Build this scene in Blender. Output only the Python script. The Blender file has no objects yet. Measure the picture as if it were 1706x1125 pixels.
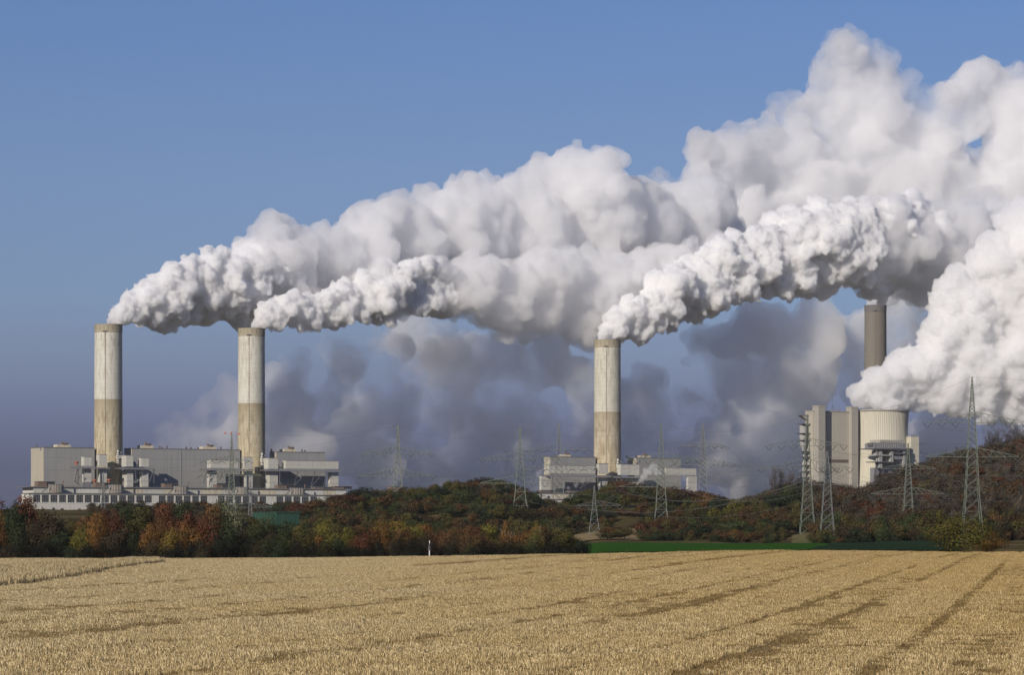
import bpy, bmesh, math, random
import numpy as np
from mathutils import Vector, Matrix, noise

S = bpy.context.scene
C = S.collection
R = math.radians
F, YH, CAMH = 6000.0, 900.0, 4.5          # lens in photo pixels, row of the horizon, eye height

# ------------------------------------------------------------------ camera, sky, sun
cam = bpy.data.cameras.new('camera')
cam_ob = bpy.data.objects.new('camera', cam)
C.objects.link(cam_ob)
cam_ob.location = (0, 0, CAMH)
cam_ob.rotation_euler = (math.pi / 2, 0, 0)
cam.sensor_width = 36
cam.lens = F / 1706 * 36
cam.shift_y = (YH - 562.5) / 1706
cam.clip_start = 1.0
cam.clip_end = 90000
S.camera = cam_ob

SUN_AZ, SUN_EL = R(30), R(24)             # azimuth measured left of straight behind the camera
sun_dir = Vector((-math.sin(SUN_AZ) * math.cos(SUN_EL), -math.cos(SUN_AZ) * math.cos(SUN_EL), math.sin(SUN_EL)))
world = bpy.data.worlds.new('World')
S.world = world
world.use_nodes = True
wn, wl = world.node_tree.nodes, world.node_tree.links
sky = wn.new('ShaderNodeTexSky')
sky.sky_type = 'NISHITA'
sky.sun_disc = False
sky.sun_elevation = SUN_EL
sky.sun_rotation = math.atan2(sun_dir.x, sun_dir.y)
sky.altitude = 300
sky.air_density = 1.0
sky.dust_density = 0.4
sky.ozone_density = 3.0
wtc = wn.new('ShaderNodeTexCoord')
wsep = wn.new('ShaderNodeSeparateXYZ')
wl.new(wtc.outputs['Generated'], wsep.inputs[0])
wramp = wn.new('ShaderNodeValToRGB')       # the dull band of industrial haze low in the sky
wramp.color_ramp.elements[0].position = 0.0
SKY_RAMP = [(0.0, (0.201, 0.215, 0.451)), (0.02, (0.201, 0.215, 0.451)), (0.0333, (0.287, 0.294, 0.573)), (0.0499, (0.436, 0.439, 0.701)), (0.0665, (0.497, 0.543, 0.809)), (0.0995, (0.558, 0.594, 0.855)), (0.1467, (0.52, 0.612, 0.897)), (0.4, (0.52, 0.612, 0.897)), (1.0, (0.52, 0.612, 0.897))]
while len(wramp.color_ramp.elements) < len(SKY_RAMP):
    wramp.color_ramp.elements.new(0.5)
for e, (p, c) in zip(wramp.color_ramp.elements, SKY_RAMP):
    e.position = p
    e.color = (*c, 1)
wl.new(wsep.outputs['Z'], wramp.inputs[0])
wmul = wn.new('ShaderNodeMix')
wmul.data_type = 'RGBA'
wmul.blend_type = 'MULTIPLY'
wmul.inputs[0].default_value = 1.0
wl.new(sky.outputs[0], wmul.inputs[6])
wl.new(wramp.outputs[0], wmul.inputs[7])
wl.new(wmul.outputs[2], wn['Background'].inputs[0])
wn['Background'].inputs[1].default_value = 0.075

sun = bpy.data.lights.new('sun', 'SUN')
sun.energy = 4.2
sun.angle = R(0.5)
sun.color = (1.0, .91, .80)
sun_ob = bpy.data.objects.new('sun', sun)
C.objects.link(sun_ob)
sun_ob.rotation_euler = sun_dir.to_track_quat('Z', 'Y').to_euler()

S.view_settings.view_transform = 'Standard'
S.view_settings.look = 'None'
S.view_settings.gamma = 1
S.view_settings.use_curve_mapping = False
S.view_settings.exposure = 0.0
S.cycles.max_bounces = 32
S.cycles.diffuse_bounces = 3
S.cycles.glossy_bounces = 2
S.cycles.volume_bounces = 24
S.cycles.transparent_max_bounces = 24
S.cycles.volume_step_rate = 1.0
S.cycles.volume_max_steps = 512

# ------------------------------------------------------------------ helpers
def W(px, py, Y):
    return Vector(((px - 853) / F * Y, Y, CAMH + (YH - py) / F * Y))

def XY(px, Y):
    return (px - 853) / F * Y

def ZY(py, Y):
    return CAMH + (YH - py) / F * Y

def tag(o, label=None, cat=None, group=None, kind=None):
    if label: o['label'] = label
    if cat: o['category'] = cat
    if group: o['group'] = group
    if kind: o['kind'] = kind
    return o

def empty(name, loc, rz=0.0):
    o = bpy.data.objects.new(name, None)
    o.empty_display_size = 1
    C.objects.link(o)
    o.location = loc
    o.rotation_euler = (0, 0, rz)
    return o

def link_mesh(name, me, mat=None, parent=None, loc=None):
    o = bpy.data.objects.new(name, me)
    C.objects.link(o)
    if mat is not None and not me.materials:
        me.materials.append(mat)
    if parent is not None: o.parent = parent
    if loc is not None: o.location = loc
    return o

def mesh_from(name, V, Fc, quads=True, smooth=False):
    """V (n,3), Fc (m,3) or (m,4) arrays -> mesh, fast."""
    me = bpy.data.meshes.new(name)
    V = np.asarray(V, 'f'); Fc = np.asarray(Fc, 'i')
    k = Fc.shape[1]
    me.vertices.add(len(V)); me.vertices.foreach_set('co', V.ravel())
    me.loops.add(Fc.size); me.loops.foreach_set('vertex_index', Fc.ravel())
    me.polygons.add(len(Fc)); me.polygons.foreach_set('loop_start', np.arange(0, Fc.size, k, dtype='i'))
    if smooth: me.polygons.foreach_set('use_smooth', np.ones(len(Fc), bool))
    me.update(calc_edges=True)
    return me

class MB:
    def __init__(self): self.v = []; self.f = []
    def quad(self, *p):
        n = len(self.v); self.v += [tuple(q) for q in p]; self.f.append(tuple(range(n, n + len(p)))); return self
    def box(self, x0, x1, y0, y1, z0, z1):
        n = len(self.v)
        self.v += [(x0,y0,z0),(x1,y0,z0),(x1,y1,z0),(x0,y1,z0),(x0,y0,z1),(x1,y0,z1),(x1,y1,z1),(x0,y1,z1)]
        self.f += [tuple(n+i for i in q) for q in ((3,2,1,0),(4,5,6,7),(0,1,5,4),(1,2,6,5),(2,3,7,6),(3,0,4,7))]
        return self
    def bar(self, a, b, r, r2=None, sides=4, caps=False):
        a = Vector(a); b = Vector(b); d = b - a
        if d.length < 1e-6: return self
        d.normalize()
        up = Vector((0, 0, 1)) if abs(d.z) < .95 else Vector((1, 0, 0))
        s = d.cross(up).normalized(); t = d.cross(s)
        r2 = r if r2 is None else r2
        n = len(self.v)
        for c, rr in ((a, r), (b, r2)):
            for i in range(sides):
                an = 2 * math.pi * (i + .5) / sides
                self.v.append(tuple(c + s * math.cos(an) * rr + t * math.sin(an) * rr))
        for i in range(sides):
            j = (i + 1) % sides
            self.f.append((n+i, n+j, n+sides+j, n+sides+i))
        if caps:
            self.f.append(tuple(n+i for i in range(sides))[::-1]); self.f.append(tuple(n+sides+i for i in range(sides)))
        return self
    def lathe(self, prof, seg=32, cx=0, cy=0, ribs=0, amp=0, cap=False):
        n = len(self.v)
        for r, z in prof:
            for i in range(seg):
                an = 2 * math.pi * i / seg
                rr = r + (amp if (ribs and i % ribs == 0) else 0)
                self.v.append((cx + math.cos(an) * rr, cy + math.sin(an) * rr, z))
        for k in range(len(prof) - 1):
            for i in range(seg):
                j = (i + 1) % seg
                self.f.append((n+k*seg+i, n+k*seg+j, n+(k+1)*seg+j, n+(k+1)*seg+i))
        if cap: self.f.append(tuple(n + (len(prof)-1)*seg + i for i in range(seg)))
        return self
    def build(self, name, mat, parent=None, smooth=False, kind=None, label=None):
        me = bpy.data.meshes.new(name)
        me.from_pydata(self.v, [], self.f)
        if smooth: me.polygons.foreach_set('use_smooth', [True] * len(me.polygons))
        me.update()
        o = link_mesh(name, me, mat, parent)
        if kind: o['kind'] = kind
        if label: o['label'] = label
        return o

def copy_tree(o, parent=None):
    c = o.copy(); C.objects.link(c)
    if parent is not None: c.parent = parent
    for ch in [q for q in o.children]: copy_tree(ch, c)
    return c

# ------------------------------------------------------------------ materials
def new_mat(name):
    m = bpy.data.materials.new(name); m.use_nodes = True
    return m, m.node_tree.nodes, m.node_tree.links, m.node_tree.nodes['Principled BSDF']

def nz(n, l, scale, detail=4, rough=.6, vec=None, stretch=None):
    t = n.new('ShaderNodeTexNoise'); t.inputs['Scale'].default_value = scale
    t.inputs['Detail'].default_value = detail; t.inputs['Roughness'].default_value = rough
    if vec is not None:
        if stretch:
            mp = n.new('ShaderNodeMapping'); mp.inputs['Scale'].default_value = stretch
            l.new(vec, mp.inputs[0]); l.new(mp.outputs[0], t.inputs['Vector'])
        else: l.new(vec, t.inputs['Vector'])
    return t.outputs['Fac']

def ramp(n, l, fac, stops):
    r = n.new('ShaderNodeValToRGB'); e = r.color_ramp.elements
    while len(e) < len(stops): e.new(.5)
    for q, (p, c) in zip(e, stops):
        q.position = p; q.color = (*c, 1) if len(c) == 3 else c
    l.new(fac, r.inputs[0]); return r.outputs[0]

def mixc(n, l, fac, a, b, mode='MIX'):
    m = n.new('ShaderNodeMix'); m.data_type = 'RGBA'; m.blend_type = mode
    for i, v in ((0, fac), (6, a), (7, b)):
        if hasattr(v, 'links') or isinstance(v, bpy.types.NodeSocket): l.new(v, m.inputs[i])
        elif i == 0: m.inputs[0].default_value = v
        else: m.inputs[i].default_value = (*v, 1)
    return m.outputs[2]

def math_(n, l, op, a, b=0.0, c=None, clamp=False):
    m = n.new('ShaderNodeMath'); m.operation = op; m.use_clamp = clamp
    for i, v in enumerate((a, b, c)):
        if v is None: continue
        if isinstance(v, bpy.types.NodeSocket): l.new(v, m.inputs[i])
        else: m.inputs[i].default_value = v
    return m.outputs[0]

def painted(name, col, var=.12, scale=.05, rough=.7, streak=.25, metal=0, ribs=0, dirt=(.18,.15,.11), lines=0):
    """Weathered wall paint, metal or concrete with vertical run-off streaks and optional cladding ribs."""
    m, n, l, p = new_mat(name)
    tc = n.new('ShaderNodeTexCoord').outputs['Object']
    f1 = nz(n, l, scale, 5, .65, tc)
    st = nz(n, l, 1.0, 4, .6, tc, (.5, .5, .02))
    c = mixc(n, l, f1, tuple(x * (1 - var) for x in col), tuple(min(1, x * (1 + var)) for x in col))
    sf = math_(n, l, 'MULTIPLY', ramp(n, l, st, [(.5, (0,0,0)), (.75, (1,1,1))]), streak)
    c = mixc(n, l, sf, c, dirt)
    if lines:
        sx = n.new('ShaderNodeSeparateXYZ'); l.new(tc, sx.inputs[0])
        w = math_(n, l, 'FRACT', math_(n, l, 'DIVIDE', sx.outputs['Z'], lines))
        g = math_(n, l, 'LESS_THAN', w, .06)
        c = mixc(n, l, math_(n, l, 'MULTIPLY', g, .35), c, dirt)
    l.new(c, p.inputs['Base Color'])
    p.inputs['Roughness'].default_value = rough; p.inputs['Metallic'].default_value = metal
    if ribs:
        sx = n.new('ShaderNodeSeparateXYZ'); l.new(tc, sx.inputs[0])
        ad = math_(n, l, 'ADD', sx.outputs['X'], sx.outputs['Y'])
        w = math_(n, l, 'SINE', math_(n, l, 'MULTIPLY', ad, 2 * math.pi / ribs))
        b = n.new('ShaderNodeBump'); b.inputs['Strength'].default_value = .4; b.inputs['Distance'].default_value = .15
        l.new(w, b.inputs['Height']); l.new(b.outputs[0], p.inputs['Normal'])
    return m

M = {}
M['gray_clad'] = painted('grey_cladding', (.28, .28, .27), .16, .03, .6, .5, ribs=1.1, lines=13, dirt=(.16, .15, .13))
M['beige_clad'] = painted('beige_cladding', (.42, .38, .29), .08, .05, .6, .3, ribs=1.1)
M['white_panel'] = painted('white_panel', (.48, .47, .41), .08, .08, .6, .4, lines=5)
M['white_wall'] = painted('white_wall', (.54, .53, .47), .10, .06, .7, .55, dirt=(.30,.26,.18))
M['stained_wall'] = painted('stained_wall', (.52, .47, .35), .2, .05, .75, .8, dirt=(.22,.17,.10))
M['roof'] = painted('roof_edge', (.14, .135, .13), .2, .1, .8, .2)
M['brown_metal'] = painted('brown_metal', (.16, .11, .08), .2, .3, .7, .3)
M['dark_steel'] = painted('dark_steel', (.10, .10, .11), .2, .3, .55, .1)
M['gray_steel'] = painted('grey_steel', (.20, .20, .21), .15, .3, .5, .1)
M['pylon'] = painted('pylon_paint', (.125, .145, .112), .15, .5, .6, .1)
M['pylon_gray'] = painted('pylon_galvanised', (.13, .14, .135), .15, .5, .6, .1)
M['insul'] = painted('insulator', (.07, .06, .055), .1, 1, .4, 0)
M['wire'] = painted('wire_metal', (.12, .12, .12), .05, 1, .5, 0)
M['tower_white'] = painted('tower_concrete', (.52, .49, .39), .07, .03, .8, .35, dirt=(.26,.21,.12))
M['block_conc'] = painted('block_concrete', (.40, .37, .30), .08, .03, .8, .3, ribs=2.2, dirt=(.22,.19,.14))
M['block_conc2'] = painted('block_concrete_grey', (.33, .31, .27), .08, .03, .8, .35, dirt=(.18,.16,.12))
M['green_clad'] = painted('green_cladding', (.022, .070, .042), .1, .1, .5, .1, ribs=.8)
M['orange'] = painted('orange_rust', (.30, .10, .05), .2, .3, .6, .3)
M['far_conc'] = painted('far_concrete', (.31, .305, .29), .05, .02, .9, .2)
M['white'] = painted('white_paint', (.75, .74, .70), .05, .5, .6, .1)
M['red'] = painted('red_ball', (.6, .12, .06), .05, .5, .6, 0)
m, n, l, p = new_mat('window_glass'); p.inputs['Base Color'].default_value = (.03, .035, .045, 1)
p.inputs['Roughness'].default_value = .12; p.inputs['Specular IOR Level'].default_value = .5; M['glass'] = m
M['mullion'] = painted('mullion', (.22, .22, .21), .1, 1, .6, .1)

def chimney_mat(name, zb, zt, light, low, zmid, seed=0.0):
    m, n, l, p = new_mat(name)
    tc = n.new('ShaderNodeTexCoord').outputs['Object']
    sx = n.new('ShaderNodeSeparateXYZ'); l.new(tc, sx.inputs[0]); z = sx.outputs['Z']
    an = math_(n, l, 'ARCTAN2', sx.outputs['Y'], sx.outputs['X'])
    cb = n.new('ShaderNodeCombineXYZ'); l.new(an, cb.inputs[0]); l.new(math_(n, l, 'MULTIPLY', z, .012), cb.inputs[1]); cb.inputs[2].default_value = seed
    st = nz(n, l, 5.0, 6, .75, cb.outputs[0])
    st2 = nz(n, l, 1.3, 3, .6, cb.outputs[0])
    big = nz(n, l, .03, 3, .5, tc)
    tl = math_(n, l, 'DIVIDE', math_(n, l, 'SUBTRACT', z, zb), zt - zb)
    up = mixc(n, l, big, tuple(x*.92 for x in light), tuple(x*1.05 for x in light))
    # lower shaft: raw concrete, browner just below the paint line
    lowc = ramp(n, l, math_(n, l, 'DIVIDE', math_(n, l, 'SUBTRACT', z, zb), zmid - zb),
                [(0, (low[0]*.92, low[1]*.85, low[2]*.72)), (.45, (low[0]*1.12, low[1]*1.08, low[2]*.98)), (.8, low), (1, (low[0]*.72, low[1]*.69, low[2]*.64))])
    c = mixc(n, l, math_(n, l, 'GREATER_THAN', z, zmid), lowc, up)
    stain = (.17, .125, .065)
    s1 = ramp(n, l, st, [(.46, (0,0,0)), (.60, (1,1,1))])
    hi = math_(n, l, 'MULTIPLY', s1, ramp(n, l, tl, [(0, (.75,)*3), (.52, (.7,)*3), (.6, (.28,)*3), (.85, (.4,)*3), (1, (.7,)*3)]))
    c = mixc(n, l, math_(n, l, 'MULTIPLY', hi, .85), c, stain)
    s2 = math_(n, l, 'MULTIPLY', ramp(n, l, st2, [(.5, (0,0,0)), (.62, (1,1,1))]), ramp(n, l, tl, [(0, (.8,)*3), (.35, (.45,)*3), (.6, (0,)*3)]))
    c = mixc(n, l, math_(n, l, 'MULTIPLY', s2, .7), c, (.20, .14, .06))
    ring = math_(n, l, 'LESS_THAN', math_(n, l, 'FRACT', math_(n, l, 'DIVIDE', z, 5.2)), .09)
    c = mixc(n, l, math_(n, l, 'MULTIPLY', ring, .16), c, stain)
    vert = math_(n, l, 'LESS_THAN', math_(n, l, 'FRACT', math_(n, l, 'MULTIPLY', an, 20 / (2*math.pi))), .08)
    c = mixc(n, l, math_(n, l, 'MULTIPLY', vert, .12), c, stain)
    l.new(c, p.inputs['Base Color']); p.inputs['Roughness'].default_value = .85
    return m

# ------------------------------------------------------------------ terrain
def sm(a, b, x):
    t = np.clip((x - a) / (b - a), 0, 1); return t * t * (3 - 2 * t)

CREST = 640.0
_cx = np.array([-200, -77, -50, -25, 4, 20, 35, 49, 60, 77, 200.])
_cp = np.array([933, 933, 932, 931, 927.5, 925, 921.5, 919.5, 920.5, 922.5, 924.])
def crest_z(x): return CAMH - (np.interp(x, _cx, _cp) - 900) / F * CREST

_rp = np.array([-900, 0, 300, 450, 520, 600, 700, 770, 830, 880, 930, 980, 1040, 1100, 1150, 1200, 1260, 1340, 1440, 1500, 1600, 1706, 1900, 2600.])
_rz = np.array([890, 890, 890, 886, 862, 842, 838, 824, 826, 852, 858, 842, 832, 838, 848, 852, 856, 824, 842, 808, 774, 750, 735, 740.])
RIDGE_Y = 1950.0
_rx = (_rp - 853) / F * RIDGE_Y
_rh = CAMH + (900 - _rz) / F * RIDGE_Y
def und(x, y):
    return (np.sin(x*.045+1.3)*np.sin(y*.021+.4)*.10 + np.sin((x*.99-y*.14)*.21)*.05)
def height(x, y):
    x = np.asarray(x, float); y = np.asarray(y, float)
    zf = crest_z(x * CREST / np.maximum(y, 200.)) * sm(150, CREST - 10, y) + und(x, y) * sm(900, 500, y)
    rt_side = sm(6, 20, x * 800 / np.maximum(y, 200.))
    drop = -sm(CREST, 790, y) * 2.6 + sm(900, 1500, y) * 2.0
    rise = sm(CREST + 20, 900, y) * (1.45 + 1.25 * sm(820, 1400, y))
    flat = zf * (1 - sm(CREST + 20, 900, y)) + drop * (1 - rt_side) + rise * rt_side
    rz = np.interp(x, _rx, _rh)
    hill = sm(1430, RIDGE_Y, y) * (1 - sm(RIDGE_Y + 60, 2600, y))
    right = sm(90, 190, x)
    hillr = sm(1330, RIDGE_Y, y) ** .8 * (1 - sm(RIDGE_Y + 60, 2600, y))
    h = flat * (1 - sm(1400, 1900, y)) + rz * (hill * (1 - right) + hillr * right) + 27.0 * sm(2000, 2700, y)
    h = h + sm(900, 1500, y) * (np.sin(x*.031)*np.cos(y*.017+.6)*1.3 + np.sin(x*.083+2)*np.sin(y*.05)*.5)
    return h
def hz(x, y): return float(height(x, y))

def grid_mesh(name, xs, ys, dz=0.0, fan=False):
    X, Y = np.meshgrid(xs, ys)
    if fan: X = X * Y
    Z = height(X, Y) + dz
    V = np.stack([X, Y, Z], -1).reshape(-1, 3)
    nx, ny = len(xs), len(ys)
    i = np.arange(ny - 1)[:, None] * nx + np.arange(nx - 1)[None]
    Fc = np.stack([i, i + 1, i + nx + 1, i + nx], -1).reshape(-1, 4)
    return mesh_from(name, V, Fc, smooth=True)

# stubble soil and straw litter
m, n, l, p = new_mat('straw_litter')
g = n.new('ShaderNodeNewGeometry').outputs['Position']
f = nz(n, l, 2.5, 6, .7, g); fb = nz(n, l, .035, 3, .6, g)
c = ramp(n, l, f, [(.3, (.09, .065, .035)), (.5, (.23, .17, .085)), (.7, (.40, .32, .17))])
c = mixc(n, l, fb, c, (.33, .27, .15))
l.new(c, p.inputs['Base Color']); p.inputs['Roughness'].default_value = .95; p.inputs['Specular IOR Level'].default_value = 0; M['litter'] = m
tx = np.concatenate([np.linspace(-.5, -.17, 14)[:-1], np.linspace(-.17, .17, 160), np.linspace(.17, .5, 14)[1:]])
field = link_mesh('field', grid_mesh('field', tx, np.concatenate([np.linspace(8, 60, 12)[:-1], np.linspace(60, 800, 240)]), 0, True), M['litter'])
tag(field, kind='structure', label='harvested grain field with straw littered soil')

# terrain beyond
m, n, l, p = new_mat('rough_grass')
g = n.new('ShaderNodeNewGeometry').outputs['Position']
f = nz(n, l, .02, 5, .65, g); f2 = nz(n, l, .4, 5, .7, g)
c = ramp(n, l, f, [(.35, (.045, .05, .022)), (.5, (.10, .08, .035)), (.66, (.20, .15, .075))])
c = mixc(n, l, math_(n, l, 'MULTIPLY', f2, .5), c, (.05, .04, .02))
l.new(c, p.inputs['Base Color']); p.inputs['Roughness'].default_value = .95; p.inputs['Specular IOR Level'].default_value = 0; M['rough'] = m
ys = np.concatenate([np.linspace(790, 1400, 30)[:-1], np.linspace(1400, 2700, 90), np.geomspace(2760, 45000, 24)])
xs = np.concatenate([np.linspace(-1.3, -.2, 30)[:-1], np.linspace(-.2, .2, 120), np.linspace(.2, 1.3, 30)[1:]])
terrain = link_mesh('terrain', grid_mesh('terrain', xs, ys, -.02, True), M['rough'])
tag(terrain, kind='structure', label='rough grassland and low hills around the power station')

def patch(name, poly_px, col1, col2, lift, label):
    """A crop patch laid on the terrain: polygon of (px, Y) corners, left and right edge per row."""
    m, n, l, p = new_mat(name + '_crop')
    g = n.new('ShaderNodeNewGeometry').outputs['Position']
    f = nz(n, l, .25, 6, .8, g, (1, .25, 1)); f2 = nz(n, l, .03, 4, .7, g)
    c = mixc(n, l, f, col1, col2); c = mixc(n, l, math_(n, l, 'MULTIPLY', f2, .4), c, tuple(x * .6 for x in col1))
    l.new(c, p.inputs['Base Color']); p.inputs['Roughness'].default_value = .9; p.inputs['Specular IOR Level'].default_value = 0
    V, Fc = [], []
    nx = 24
    for (Y, a, b) in poly_px:
        for t in np.linspace(0, 1, nx):
            x = XY(a + (b - a) * t, Y); V.append((x, Y, hz(x, Y) + lift))
    for r in range(len(poly_px) - 1):
        for i in range(nx - 1):
            k = r * nx + i; Fc.append((k, k + 1, k + nx + 1, k + nx))
    o = link_mesh(name, mesh_from(name, V, Fc, smooth=True), m)
    return tag(o, kind='structure', label=label)
rows = [(Y, 900, 1500) for Y in np.linspace(800, 1380, 24)]
patch('green_field', rows, (.020, .075, .012), (.055, .135, .024), .25, 'bright green winter crop field beyond the stubble')
patch('dull_green_field', [(Y, 1330 + (Y-800)*.12, 1600) for Y in np.linspace(800, 1330, 24)], (.020, .040, .022), (.034, .060, .030), .5, 'dull dark green crop strip beside the bright one')
patch('meadow', [(Y, 940, 1075 - (Y-1500)*.05) for Y in np.linspace(1480, 1640, 8)], (.30, .23, .12), (.22, .17, .09), .3, 'dry pale grass patch below the wooded hump')
patch('grass_path', [(Y, 1318 + (Y-1400)*.01, 1352 + (Y-1400)*.02) for Y in np.linspace(1400, 1560, 8)], (.20, .17, .08), (.13, .13, .055), .3, 'dry grass clearing at the foot of the hill')

# ------------------------------------------------------------------ stubble (instanced tufts of straw)
m, n, l, p = new_mat('straw')
g = n.new('ShaderNodeNewGeometry').outputs['Position']
at = n.new('ShaderNodeAttribute'); at.attribute_name = 'tint'
oi = n.new('ShaderNodeObjectInfo')
fb = nz(n, l, .03, 4, .6, g); fs = nz(n, l, .4, 3, .6, g)
sepg = n.new('ShaderNodeSeparateXYZ'); l.new(g, sepg.inputs[0])
side = math_(n, l, 'MULTIPLY_ADD', sepg.outputs['X'], .012, .45, clamp=True)
pale = ramp(n, l, at.outputs['Fac'], [(0, (.15, .10, .045)), (.3, (.385, .295, .145)), (.75, (.63, .51, .29)), (1, (.84, .72, .46))])
gold = ramp(n, l, at.outputs['Fac'], [(0, (.11, .068, .022)), (.3, (.32, .215, .075)), (.75, (.54, .385, .155)), (1, (.76, .59, .29))])
c = mixc(n, l, math_(n, l, 'MULTIPLY_ADD', fb, 1.2, math_(n, l, 'SUBTRACT', side, .62), clamp=True), pale, gold)
c = mixc(n, l, math_(n, l, 'MULTIPLY', fs, .35), c, (.24, .18, .09))
l.new(c, p.inputs['Base Color']); p.inputs['Roughness'].default_value = .7; p.inputs['Specular IOR Level'].default_value = .1
M['straw'] = m

protos = bpy.data.collections.new('tuft_kinds')      # never linked to the scene; only instanced
def straw_tuft(seed, n_st, h, size, wid, lean=.25, tmax=1.0):
    rs = np.random.RandomState(seed)
    rows_ = rs.randint(0, max(1, int(size / .14)), n_st) * .14
    x = rows_ + rs.normal(0, .02, n_st) - size / 2
    y = rs.uniform(-size / 2, size / 2, n_st)
    hh = h * rs.uniform(.55, 1.25, n_st)
    an = rs.uniform(0, math.pi, n_st)
    lx, ly = rs.normal(0, lean, n_st) * hh, rs.normal(0, lean, n_st) * hh
    w = wid * rs.uniform(.6, 1.4, n_st)
    dx, dy = np.cos(an) * w, np.sin(an) * w
    z0 = np.full(n_st, -.03)
    V = np.stack([np.stack([x-dx, y-dy, z0], -1), np.stack([x+dx, y+dy, z0], -1),
                  np.stack([x+lx+dx, y+ly+dy, hh], -1), np.stack([x+lx-dx, y+ly-dy, hh], -1)], 1).reshape(-1, 3)
    Fc = np.arange(4 * n_st).reshape(-1, 4)
    me = mesh_from('straw_tuft', V, Fc)
    a = me.attributes.new('tint', 'FLOAT', 'FACE'); a.data.foreach_set('value', (rs.rand(n_st) * tmax).astype('f'))
    me.materials.append(M['straw'])
    return me

def instancer(name, pts, rot, scl, idx, kinds_col):
    """One object whose geometry nodes set an instance of a tuft or tree on each of its points."""
    me = bpy.data.meshes.new(name)
    me.vertices.add(len(pts)); me.vertices.foreach_set('co', np.asarray(pts, 'f').ravel())
    for nm, ty, val in (('rot', 'FLOAT_VECTOR', rot), ('scl', 'FLOAT_VECTOR', scl)):
        a = me.attributes.new(nm, ty, 'POINT'); a.data.foreach_set('vector', np.asarray(val, 'f').ravel())
    a = me.attributes.new('kindno', 'INT', 'POINT'); a.data.foreach_set('value', np.asarray(idx, 'i'))
    o = bpy.data.objects.new(name, me); C.objects.link(o)
    ng = bpy.data.node_groups.new(name + '_scatter', 'GeometryNodeTree')
    ng.interface.new_socket('Geometry', in_out='INPUT', socket_type='NodeSocketGeometry')
    ng.interface.new_socket('Geometry', in_out='OUTPUT', socket_type='NodeSocketGeometry')
    gi, go = ng.nodes.new('NodeGroupInput'), ng.nodes.new('NodeGroupOutput')
    ip = ng.nodes.new('GeometryNodeInstanceOnPoints'); ci = ng.nodes.new('GeometryNodeCollectionInfo')
    ci.inputs['Collection'].default_value = kinds_col; ci.inputs['Separate Children'].default_value = True
    ci.inputs['Reset Children'].default_value = True
    def attr(nm, ty):
        q = ng.nodes.new('GeometryNodeInputNamedAttribute'); q.data_type = ty; q.inputs['Name'].default_value = nm
        return next(s for s in q.outputs if s.enabled and s.name == 'Attribute')
    ng.links.new(gi.outputs[0], ip.inputs['Points']); ng.links.new(ci.outputs[0], ip.inputs['Instance'])
    ip.inputs['Pick Instance'].default_value = True
    ng.links.new(attr('kindno', 'INT'), ip.inputs['Instance Index'])
    ng.links.new(attr('rot', 'FLOAT_VECTOR'), ip.inputs['Rotation'])
    ng.links.new(attr('scl', 'FLOAT_VECTOR'), ip.inputs['Scale'])
    ng.links.new(ip.outputs[0], go.inputs[0])
    md = o.modifiers.new('scatter', 'NODES'); md.node_group = ng
    return o

for k in range(6):
    q = bpy.data.objects.new('tuft_%d' % k, straw_tuft(k, 150, .20, 1.15, .009)); protos.objects.link(q)
for k in range(2):
    q = bpy.data.objects.new('tuft_%d' % (6 + k), straw_tuft(60 + k, 150, .85, 1.1, .011, .12)); protos.objects.link(q)
for k in range(2):
    q = bpy.data.objects.new('tuft_%d' % (8 + k), straw_tuft(80 + k, 150, .15, 1.15, .010, .4, .22)); protos.objects.link(q)
rs = np.random.RandomState(5)
ROW = math.atan(.15)
pts, rot, scl, idx = [], [], [], []
ca, sa = math.cos(-ROW), math.sin(-ROW)
us, vs = np.meshgrid(np.arange(-215, 130, 1.0), np.arange(90, 700, 1.0))
us = us.ravel(); vs = vs.ravel()
x = us * math.cos(ROW) + vs * math.sin(ROW); y = -us * math.sin(ROW) + vs * math.cos(ROW)
keep = (np.abs(x) < y * .152 + 4) & (y > 105) & (y < CREST + 35)
us, vs, x, y = us[keep], vs[keep], x[keep], y[keep]
# wheel tracks and the seams between combine passes run along the rows
trk = np.zeros(len(x)); light = np.zeros(len(x))
def fbm(a, b, s, seed):
    return np.array([noise.noise(Vector((p_ * s, q_ * s, seed))) for p_, q_ in zip(a, b)])
wob = fbm(vs, us * 0, .02, 3.3) * .6
for u0, w0, st_ in ((-6.0, .5, .6), (-12, 1.0, .8), (-16, .7, .75), (-19.5, .5, .5), (-23.5, .8, .65), (-28, .6, .55), (-33, .9, .65), (-39, .8, .55), (-46, 1.5, .75), (-54, 1.0, .6), (-62, 1.8, .75), (-72, 1.4, .6), (-84, 2.2, .75), (-2.6, 1.1, .6), (4, .6, .7), (11, .8, .7), (19, .8, .6)):
    patchy = np.clip(.85 + 1.3 * fbm(vs, us * 0 + u0, .018, u0), 0, 1) if abs(u0 + 6) > .1 else 1.0
    trk = np.maximum(trk, np.exp(-((us + wob - u0) / w0) ** 2) * st_ * patchy)
nb = fbm(us * .35, vs, .05, 1.1); nf = fbm(us, vs, .35, 7.7)
hgt = 1.0 + .5 * nb + .5 * nf - .75 * trk
hgt *= rs.uniform(.8, 1.2, len(x))
hgt = np.clip(hgt, .08, 1.9)
jx, jy = rs.normal(0, .05, len(x)), rs.normal(0, .05, len(x))
pz = height(x + jx, y + jy) - .01
k6 = rs.randint(0, 6, len(x))
dk = rs.rand(len(x)) < np.clip(1.25 * trk + .9 * (nf * .5 + fbm(us * 1.6, vs * .07, .12, 4.4)) - .10, 0, 1)
k6[dk] = 8 + rs.randint(0, 2, dk.sum())
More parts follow.
